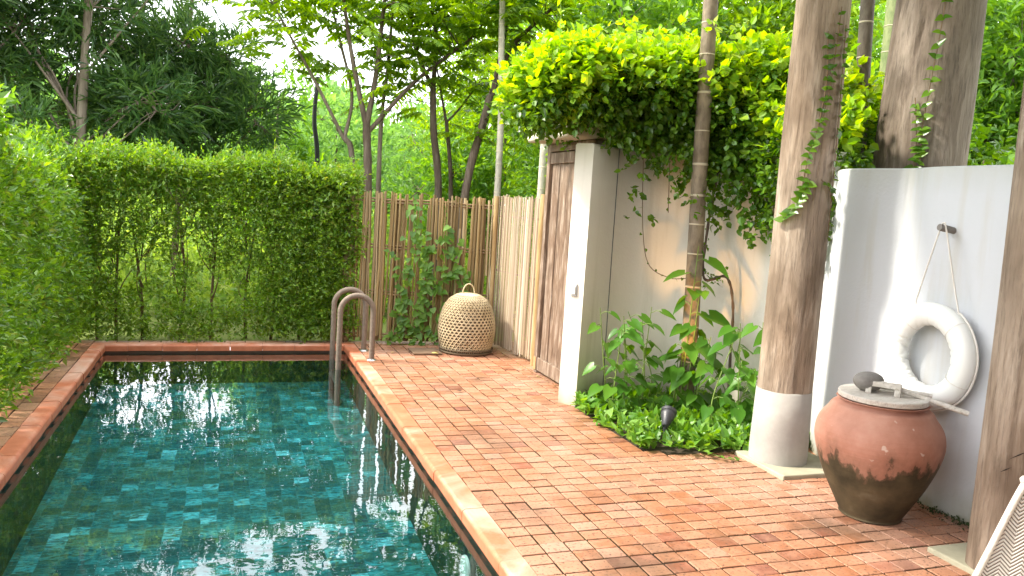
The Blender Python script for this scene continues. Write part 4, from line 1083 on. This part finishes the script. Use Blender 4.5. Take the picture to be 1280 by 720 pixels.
ml.build('old_leaves', M['vine'], cv); my.build('young_backlit_leaves', [M['young_backlit'], M['greenstem']], cv)
for (pts) in ([(3.1, 5.75, 2.1), (3.13, 5.72, 1.5), (3.2, 5.70, 1.18), (3.35, 5.62, 1.08), (3.5, 5.6, 1.08)], [(3.80, 5.0, 1.9), (3.84, 4.98, 1.3), (3.86, 4.95, .95)], [(3.3, 5.68, 2.1), (3.32, 5.66, 1.6)], [(3.9, 4.8, 1.8), (3.9, 4.7, 1.3)]):
    ms = MB(); C = spl(pts, 22); ms.tube(C, .0035, 5)
    inst(ms, T_HEART, C[::2]+rng.normal(0, .01, (11, 3)), rdir(11, -.6), rdir(11)+np.array([0, -1, .6]), .032, .026, mi=1)
    ms.build('hanging_tendril', [M['stem'], M['vine']], cv)
# tall pale shoots
for pts in ([(2.35, 5.85, 2.8), (2.36, 5.85, 3.0), (2.33, 5.83, 3.2)], [(2.62, 5.85, 2.8), (2.66, 5.84, 2.98)], [(3.9, 5.4, 2.9), (3.95, 5.4, 3.05)], [(2.0, 5.9, 2.45), (1.85, 5.9, 2.5)]):
    ms = MB(); C = spl(pts, 10); ms.tube(C, .003, 5)
    inst(ms, T_HEART, C+rng.normal(0, .012, (10, 3)), rdir(10, -.2), rdir(10)+np.array([0, -.6, .8]), .055, .042, mi=1)
    ms.build('shoot', [M['greenstem'], M['young_backlit']], cv)

# ------------------------------------------------------------------ trees
def branch_tubes(mb, segs, n=10):
    for pts, r0, r1 in segs:
        C = spl(pts, 24); mb.tube(C, np.linspace(r0, r1, 24)*(1+.05*np.sin(np.arange(24)*1.3)), n)
def slender(name, segs, leafpts, label, mat='bark', k=(5, 9), group='slender trees behind the fence', L=(.35, .62), ll=.15, lw=.052, leafmat='pinn', npair=9):
    o = empty(name, tuple(segs[0][0][0]), label, 'tree', group)
    mb = MB(); branch_tubes(mb, segs); 
    P = []; D = []
    for (c, s, n) in leafpts:
        n = int(n*1.45); p = np.array(c)+rng.normal(0, 1, (n, 3))*np.array(s)*1.1; P.append(p); a = rng.random(n)*6.28
        D.append(np.column_stack([np.cos(a), np.sin(a), rng.uniform(-.1, .7, n)]))
    P = np.concatenate(P); D = np.concatenate(D)
    ml = MB(); pinnate(ml, P, D, rng.uniform(*L, len(P)), npair, ll, lw, .42)
    # twig holding each compound leaf, running to its nearest bough
    bough = np.concatenate([spl(s[0], 24)[8:] for s in segs])
    for i in range(len(P)):
        dd = np.linalg.norm(bough-P[i], axis=1); j = dd.argmin()
        if dd[j] < .8 and i % 2 == 0: mb.tube([bough[j], (bough[j]+P[i])/2+(0, 0, .05), P[i]], [.008, .006, .003], 4, cap=False)
        t = np.linspace(0, 1, 5)
    mb.build('trunk', M[mat], o); ml.build('crown', M[leafmat], o)
    return o
slender('slender_tree', [([(1.70, 10.5, -.03), (1.69, 10.5, 1.67), (1.64, 10.5, 2.49)], .062, .05), ([(1.64, 10.5, 2.45), (1.42, 10.5, 3.32), (1.29, 10.5, 3.99), (1.15, 10.6, 4.9)], .036, .014), ([(1.64, 10.5, 2.45), (1.73, 10.45, 3.15), (1.79, 10.4, 4.06), (1.9, 10.4, 4.7)], .040, .014), ([(1.66, 10.5, 2.38), (2.21, 10.5, 3.05), (2.72, 10.45, 3.52), (2.98, 10.4, 3.76), (3.4, 10.3, 4.4)], .030, .010)],
        [((1.35, 10.4, 4.0), (.4, .4, .28), 30), ((1.9, 10.4, 4.1), (.4, .4, .32), 34), ((1.75, 10.4, 3.35), (.25, .3, .2), 12), ((1.2, 10.6, 4.7), (.5, .5, .3), 26), ((2.8, 10.3, 3.7), (.3, .3, .2), 18), ((3.3, 10.3, 4.2), (.4, .4, .25), 26)], 'tallest slender forked tree standing behind the left end of the bamboo fence')
slender('slender_tree', [([(1.92, 10.9, -.03), (1.90, 10.9, 1.68), (1.90, 10.9, 2.6), (1.96, 10.9, 3.4), (2.0, 10.9, 4.6)], .04, .015)], [((2.0, 10.9, 3.2), (.3, .3, .25), 14), ((2.0, 10.9, 4.4), (.4, .4, .4), 24)], 'thin grey sapling just right of the tallest slender tree', 'barkpale')
slender('slender_tree', [([(1.62, 11, -.03), (1.55, 11, 1.98), (1.43, 11, 2.34)], .045, .036), ([(1.43, 11, 2.30), (1.04, 11, 2.99), (.72, 11, 3.51), (.3, 11, 4.2)], .026, .010), ([(1.43, 11, 2.30), (1.51, 11, 2.88), (1.32, 11, 3.59), (1.2, 11, 4.08), (1.1, 11, 5.0)], .026, .010)],
        [((.75, 11, 3.75), (.35, .3, .22), 26), ((.4, 11, 4.2), (.4, .4, .3), 26), ((1.15, 11, 4.3), (.35, .4, .4), 26), ((.5, 11, 3.3), (.2, .2, .12), 7)], 'slender tree with its trunk bent left above the hedge', 'barkpale')
slender('slender_tree', [([(2.72, 10.8, -.03), (2.71, 10.8, 1.68), (2.60, 10.8, 2.5), (2.56, 10.8, 3.07)], .058, .042), ([(2.56, 10.8, 3.05), (2.3, 10.8, 3.57), (2.16, 10.8, 4.17), (2.0, 10.8, 4.7)], .03, .012), ([(2.56, 10.8, 3.05), (2.57, 10.8, 3.71), (2.48, 10.8, 4.22), (2.5, 10.8, 4.7)], .034, .012)],
        [((2.5, 10.7, 3.5), (.35, .3, .3), 34), ((2.3, 10.7, 4.2), (.4, .4, .3), 30), ((2.8, 10.7, 4.1), (.35, .35, .3), 24), ((2.2, 10.8, 4.7), (.3, .3, .2), 10)], 'straight slender tree behind the middle of the bamboo fence')
slender('slender_tree', [([(2.95, 11, -.03), (2.94, 11, 1.7), (2.82, 11, 2.69)], .035, .026), ([(2.82, 11, 2.65), (2.7, 11, 3.16), (2.5, 11, 4.0)], .02, .008), ([(2.82, 11, 2.65), (3.01, 11, 2.87), (3.3, 11, 3.3)], .018, .007)],
        [((3.2, 10.9, 3.0), (.22, .2, .18), 14), ((2.6, 11, 3.9), (.3, .3, .3), 16)], 'thinnest dark slender tree forking low above the fence', 'bark')
slender('slender_tree', [([(2.80, 10, -.03), (2.87, 10, 1.7), (3.06, 10, 2.63), (3.12, 10, 2.94)], .058, .046), ([(3.12, 10, 2.9), (3.38, 10, 3.58), (3.9, 10, 4.15), (4.5, 9.9, 4.8)], .036, .014), ([(3.12, 10, 2.9), (3.23, 10, 3.46), (3.34, 10, 4.17), (3.4, 10, 4.6)], .03, .012)],
        [((3.5, 9.8, 3.7), (.4, .3, .22), 36), ((4.1, 9.8, 4.0), (.5, .4, .3), 44), ((3.3, 9.9, 4.2), (.5, .5, .25), 30), ((4.6, 9.8, 4.2), (.5, .4, .3), 36), ((3.1, 9.9, 2.6), (.10, .1, .3), 8)], 'slender tree leaning right behind the bamboo fence corner', 'bark')
mb = MB(); mb.tube(spl([(1.30, 13, -.03), (1.29, 13, 2.01), (1.22, 13, 2.69), (1.25, 13, 3.35)], 20), np.linspace(.042, .03, 20), 8)
tag(mb.build('dead_trunk', M['barkdark']), 'black bare trunk standing behind the far hedge', 'tree trunk')

def limbs_crown(name, base, h, trunk_r, clumps, leaf, label, cat='tree', group=None, mat='bark', leafmat='darktree', lean=(0, 0), stems=1):
    """clumps: (cx,cy,cz,rx,ry,rz,n); leaf: dict(k, tl, ll, lw)"""
    o = empty(name, base, label, cat, group); mb = MB(); ml = MB(); B = np.array(base, float)
    tr = spl([B-(0, 0, .03), B+np.array([lean[0]*.3, lean[1]*.3, h*.35]), B+np.array([lean[0], lean[1], h])], 24)
    mb.tube(tr, np.linspace(trunk_r, trunk_r*.35, 24)*(1+.06*np.sin(np.arange(24)*1.1)), 10)
    for (cx, cy_, cz, a, b, c, n) in clumps:
        C = np.array([cx, cy_, cz]); j = int(np.clip((cz-B[2]-.35*np.hypot(cx-B[0], cy_-B[1]))/h*23, 3, 23)); s = tr[j]
        mid = (s+C)/2+rng.normal(0, .08, 3)+(0, 0, .05)
        mb.tube(spl([s, mid, C], 10), np.linspace(trunk_r*.26, .006, 10), 6)
        d = rdir(n); rr = rng.uniform(.35, 1.05, n)**.6; P = C+d*rr[:, None]*np.array([a, b, c])
        for q in range(0, n, 9 if leafmat == 'darktree' else 30): mb.tube([C, (C+P[q])/2+rng.normal(0, .03, 3), P[q]], [.010, .007, .003], 4, cap=False)
        D = d+rng.normal(0, .5, (n, 3))+np.array([0, 0, .25])
        twigs(ml, P, D, leaf['k'], leaf['tl'], leaf['ll'], leaf['lw'], leaf.get('sp', .8), leaf.get('dr', .1), T=leaf.get('T', T_LEAF))
    mb.build('trunk', M[mat], o); ml.build('crown', M[leafmat], o)
    return o
nl = dict(k=9, tl=.30, ll=.17, lw=.024, sp=.75, dr=.12)
def clumps_in(n, lo, hi, r, cnt, f=None):
    out = []
    while len(out) < n:
        p = rng.uniform(lo, hi)
        if f is None or f(p): q = r*rng.uniform(.75, 1.25); out.append((*p, q, q, q*.75, cnt))
    return out
limbs_crown('dense_tree', (-1.84, 11.35, 0), 6.0, .085, clumps_in(22, (-2.9, 11.3, 1.9), (-.7, 12.8, 4.2), .46, 76, lambda p: p[2] < 4.6) + clumps_in(8, (-2.8, 11.3, 4.3), (-1.4, 12.8, 6.4), .55, 70), nl,
            'dense dark tree with narrow leaves and forked trunk above the left hedge', group='dark narrow leaved trees beyond the hedge', lean=(.25, 0), mat='barkpale')
limbs_crown('dense_tree', (-.75, 12.6, 0), 4.4, .06, clumps_in(20, (-1.5, 12, 2.15), (.35, 13.2, 3.75), .40, 72, lambda p: (p[0]+.2)*.9+p[2] < 3.75), nl,
            'dark narrow leaved tree sloping down beside the sky gap', group='dark narrow leaved trees beyond the hedge', lean=(.2, 0))
limbs_crown('dense_tree', (-2.9, 11.0, 0), 5.5, .07, clumps_in(20, (-4.2, 10.2, 1.9), (-2.2, 11.8, 4.6), .46, 72) + clumps_in(8, (-4.2, 10.2, 4.6), (-2.4, 11.6, 6.6), .6, 80), nl,
            'dark narrow leaved tree at the far left edge', group='dark narrow leaved trees beyond the hedge', lean=(0, 0))
# dead brush and creeper on the left hedge top
cb = empty('hedge_creeper', (-1.75, 6.0, 1.7), 'bright creeper with dry twigs heaped on the left hedge', 'creeper')
mb = MB(); n = 260; P = np.array([-1.78, 5.9, 1.86])+rng.normal(0, 1, (n, 3))*np.array([.16, .35, .09]); twigs(mb, P, rdir(n, .8), 5, .14, .07, .045, 1.0, .1); mb.build('leaves', M['bright'], cb)
mb = MB()
for i in range(40):
    p = np.array([-1.68, 5.5+.5*i/40, 1.78]); q = p+rdir(1, .1)[0]*.22; mb.tube([p, (p+q)/2+rng.normal(0, .03, 3), q], [.003, .003, .002], 4)
mb.tube([(-1.68, 5.45, 1.78), (-1.685, 5.75, 1.782), (-1.68, 6.02, 1.78)], .008, 6); mb.build('dry_twig', M['stem'], cb)

# mid and far garden trees
bl = dict(k=7, tl=.30, ll=.13, lw=.055, sp=.9, dr=.1)
def bush(base, r, h, n, label, leafmat='bright', leaf=None, name='garden_tree', group='leafy trees beyond the fence', cat='tree', tr=.06, nc=9):
    cl = []
    for i in range(nc):
        a = rng.random()*6.28; q = r*math.sqrt(rng.random())*.75
        cl.append((base[0]+q*math.cos(a), base[1]+q*math.sin(a), base[2]+h*rng.uniform(.28, .92), r*.42, r*.42, h*.17, n))
    return limbs_crown(name, base, h*.85, tr, cl, leaf or bl, label, cat, group, 'bark', leafmat)
fl = dict(k=7, tl=.5, ll=.24, lw=.11, sp=.9, dr=.05)
# light green trees just beyond the hedge, in the gap left of the slender trees
bush((.75, 14.5, 0), 1.2, 3.5, 80, 'light green feathery tree between dark tree and slender trees', 'bright')
bush((2.0, 16.5, 0), 1.5, 3.4, 80, 'light green tree seen between the slender trunks', 'far')
bush((4.2, 17.5, 0), 1.8, 3.9, 90, 'rounded pale tree behind the straight slender tree', 'far')
bush((3.6, 13.4, 0), 1.0, 2.6, 80, 'lower green tree behind the leaning slender trunk', 'bright')
for i, (x, y, r_, h, mm, lb) in enumerate(((5.2, 12.2, 1.5, 4.6, 'bright', 'tall leafy tree right behind the yellow vine'), (6.6, 11.2, 1.5, 4.8, 'pinn', 'deep green tree above the middle of the vine'), (7.6, 9.6, 1.3, 4.4, 'bright', 'bright tree between slim palm and front log'), (9.6, 10.5, 1.6, 4.8, 'bright', 'tree filling the gap between the log columns'), (10.2, 8.4, 1.3, 4.3, 'bright', 'light green tree right of the massive log'), (11.6, 9.2, 1.4, 4.6, 'far', 'pale leafy tree at the far right edge'), (4.6, 8.6, 1.0, 4.3, 'bright', 'bright leafy tree directly behind the vine left of the slim palm'), (6.3, 8.4, 1.1, 4.5, 'pinn', 'deep green tree directly behind the vine right of the slim palm'), (8.4, 7.2, 1.0, 4.4, 'bright', 'leafy tree just behind the massive log'), (8.3, 14.5, 2.4, 6.6, 'far', 'tall pale tree behind the deep green tree'), (12.5, 13.0, 2.4, 7.4, 'far', 'tall pale tree behind the gap of the log columns'), (14.5, 10.5, 2.2, 7.2, 'bright', 'tall bright tree behind the far right edge'), (5.4, 16.0, 1.7, 6.2, 'pinn', 'tall tree standing beyond the leaning slender trunk'))):
    bush((x, y, 0), r_, h, 150, lb, mm, nc=15, tr=.07)
    
# shrub right behind the white wall
bush((6.9, 5.9, 0), .7, 2.7, 110, 'round leaved shrub behind the white wall at right', 'bright', dict(k=6, tl=.22, ll=.085, lw=.065, sp=1., dr=.2), 'garden_shrub', 'shrubs behind the walls', 'shrub', .03, 9)
bush((5.6, 5.5, 0), .6, 2.5, 90, 'vine covered shrub between dark palm and massive log', 'vine', dict(k=6, tl=.2, ll=.08, lw=.055, sp=1., dr=.2), 'garden_shrub', 'shrubs behind the walls', 'shrub', .03, 8)
bush((3.75, 7.9, 0), .45, 2.3, 70, 'bright shrub showing between screen top and lintel', 'young_backlit', dict(k=6, tl=.2, ll=.085, lw=.04, sp=1., dr=.2), 'garden_shrub', 'shrubs behind the walls', 'shrub', .02, 6)

# arching palm fronds above the vine
ap = empty('areca_palm', (5.0, 7.4, 0), 'feathery palm with arching fronds behind the vine canopy', 'palm')
mb = MB(); mt = MB()
for i in range(4): mt.tube(spl([(5.0+.1*i, 7.4+.08*(i % 2), 0), (5.05+.12*i, 7.4, 1.2), (5.0+.2*i-.2, 7.35, 2.5)], 12), np.linspace(.045, .025, 12), 8)
for i in range(16):
    a = rng.random()*6.28; frond(mb, (5.05+rng.normal(0, .15), 7.4+rng.normal(0, .1), 2.3+rng.random()*.4), (math.cos(a), math.sin(a), rng.uniform(.5, 1.5)), rng.uniform(1.2, 1.9), rng.uniform(.4, .7), 24, .34, .032)
mb.build('fronds', [M['palmleaf'], M['greenstem']], ap); mt.build('stems', M['palmgreen'], ap)

# meadow shrubs seen through the thin hedge and above the fence, then the far wood
def mass(name, x0, x1, y0, y1, hfun, n, leaf, mat, label, cat):
    mb = MB(); x = rng.uniform(x0, x1, n); y = rng.uniform(y0, y1, n); h = hfun(x, y); z = h*np.sqrt(rng.random(n))
    twigs(mb, np.column_stack([x, y, z]), rdir(n, .5)+np.array([0, -.4, 0]), leaf['k'], leaf['tl'], leaf['ll'], leaf['lw'], .9, .05)
    return tag(mb.build(name, mat), label, cat, kind='stuff')
mass('meadow_plants', -6, 9, 10.2, 20, lambda x, y: .10+.05*(y-10.2)+(.28+.04*(y-10.2))*np.abs(np.sin(x*1.9+y*.9))**2, 9000, dict(k=6, tl=.30, ll=.15, lw=.06), M['meadow'], 'sunlit pale green low growth beyond the hedge', 'undergrowth')
mass('far_wood', -16, 30, 24, 34, lambda x, y: 3.0+.8*np.sin(x*.7)+.6*np.sin(x*1.9+1)+.5*np.sin(y*.9+x*.4)+.14*np.clip(x-3, 0, 30)+.12*(y-24), 15000, dict(k=7, tl=.8, ll=.42, lw=.2), M['far'], 'hazy pale green wood closing the view', 'wood')

# ------------------------------------------------------------------ pavilion roof on the log columns, unseen, reach set to keep sun off the white wall
hw = MB(); hw.box((-2.6, -2.5, -.02), (4.4, -2.3, 4.9)); tag(hw.build('house_wall', M['log2']), 'brown timber house wall behind the terrace, unseen, added to cut light from behind', 'wall')  # unseen wall added to cut the light coming from behind the camera
rf = empty('pavilion_roof', (2, 0, 3.2), 'dark timber pavilion roof carried by the log columns, unseen, sized to shade the white wall', 'roof')
mb = MB(); X0, X1, Y1_, Z1, Y0_, Z0 = -1.0, 7.5, 4.6, 4.22, -6.0, 6.2
mb.add([(X0, Y1_, Z1), (X1, Y1_, Z1), (X1, Y0_, Z0), (X0, Y0_, Z0), (X0, Y1_, Z1+.14), (X1, Y1_, Z1+.14), (X1, Y0_, Z0+.14), (X0, Y0_, Z0+.14)], [(0, 3, 2, 1), (4, 5, 6, 7), (0, 1, 5, 4), (1, 2, 6, 5), (2, 3, 7, 6), (3, 0, 4, 7)])
mb.build('roof_deck', M['log2'], rf)
mb = MB(); mb.box((X0, 4.16, 4.19), (X1, 4.36, 4.34)); mb.build('beam', M['log2'], rf)

# ------------------------------------------------------------------ small litter on the bricks
for (x, y, s, lb) in ((1.86, 6.28, .035, 'dark curled fallen leaf on bricks, nearer the pool edge than the door'), (2.28, 6.15, .028, 'small dark fallen leaf on bricks, nearer the white wall end'), (1.98, 7.80, .05, 'yellow fallen leaf at the corner of the dark slab'), (2.06, 7.86, .04, 'pale yellow fallen leaf in front of the basket'), (2.14, 4.98, .03, 'brown fallen leaf on bricks before the planting bed'), (1.62, 7.95, .03, 'yellowish leaf on bricks behind the ladder foot')):
    mb = MB(); a = rng.random()*6.28
    inst(mb, T_HEART, np.array([[x, y, .012 if y < 7.79 or x < 1.75 else .03]]), np.array([[math.cos(a), math.sin(a), .1]]), np.array([[rng.normal(0, .3), rng.normal(0, .3), 1]]), s*1.4, s)
    tag(mb.build('fallen_leaf', M['yellowleaf'] if 'yellow' in lb else M['brownleaf']), lb, 'leaf', 'fallen leaves on the paving')
mb = MB(); n = 150
P = np.concatenate([np.column_stack([rng.uniform(1.3, 2.75, n), 8.44-np.abs(rng.normal(0, .10, n)), np.full(n, .006)]), np.column_stack([-1.56+np.abs(rng.normal(0, .10, n)), rng.uniform(4, 8.4, n), np.full(n, .006)]), np.column_stack([2.78-np.abs(rng.normal(0, .05, n)), rng.uniform(6.1, 8.3, n), np.full(n, .006)])])
inst(mb, T_LEAF, P, np.column_stack([rng.normal(0, 1, (3*n, 2)), np.full(3*n, .05)]), np.column_stack([rng.normal(0, .25, (3*n, 2)), np.ones(3*n)]), rng.uniform(.012, .032, 3*n), rng.uniform(.006, .014, 3*n))
tag(mb.build('leaf_litter', M['deadleaf']), 'fine dry leaf crumbs swept against the fences and hedge', 'leaf litter', kind='stuff')
mb = MB(); n = 240; q = rng.uniform(2.7, 3.9, n); P = np.column_stack([3.845-np.abs(rng.normal(0, .03, n)), q, np.full(n, .004)])
twigs(mb, P, rdir(n, 1.), 4, .025, .014, .010, 1.0)
tag(mb.build('moss', leaf_mat('moss_leaf', [(.02, .035, .008), (.035, .06, .012)], .1, .8)), 'dark moss along the foot of the white wall', 'moss', kind='stuff')
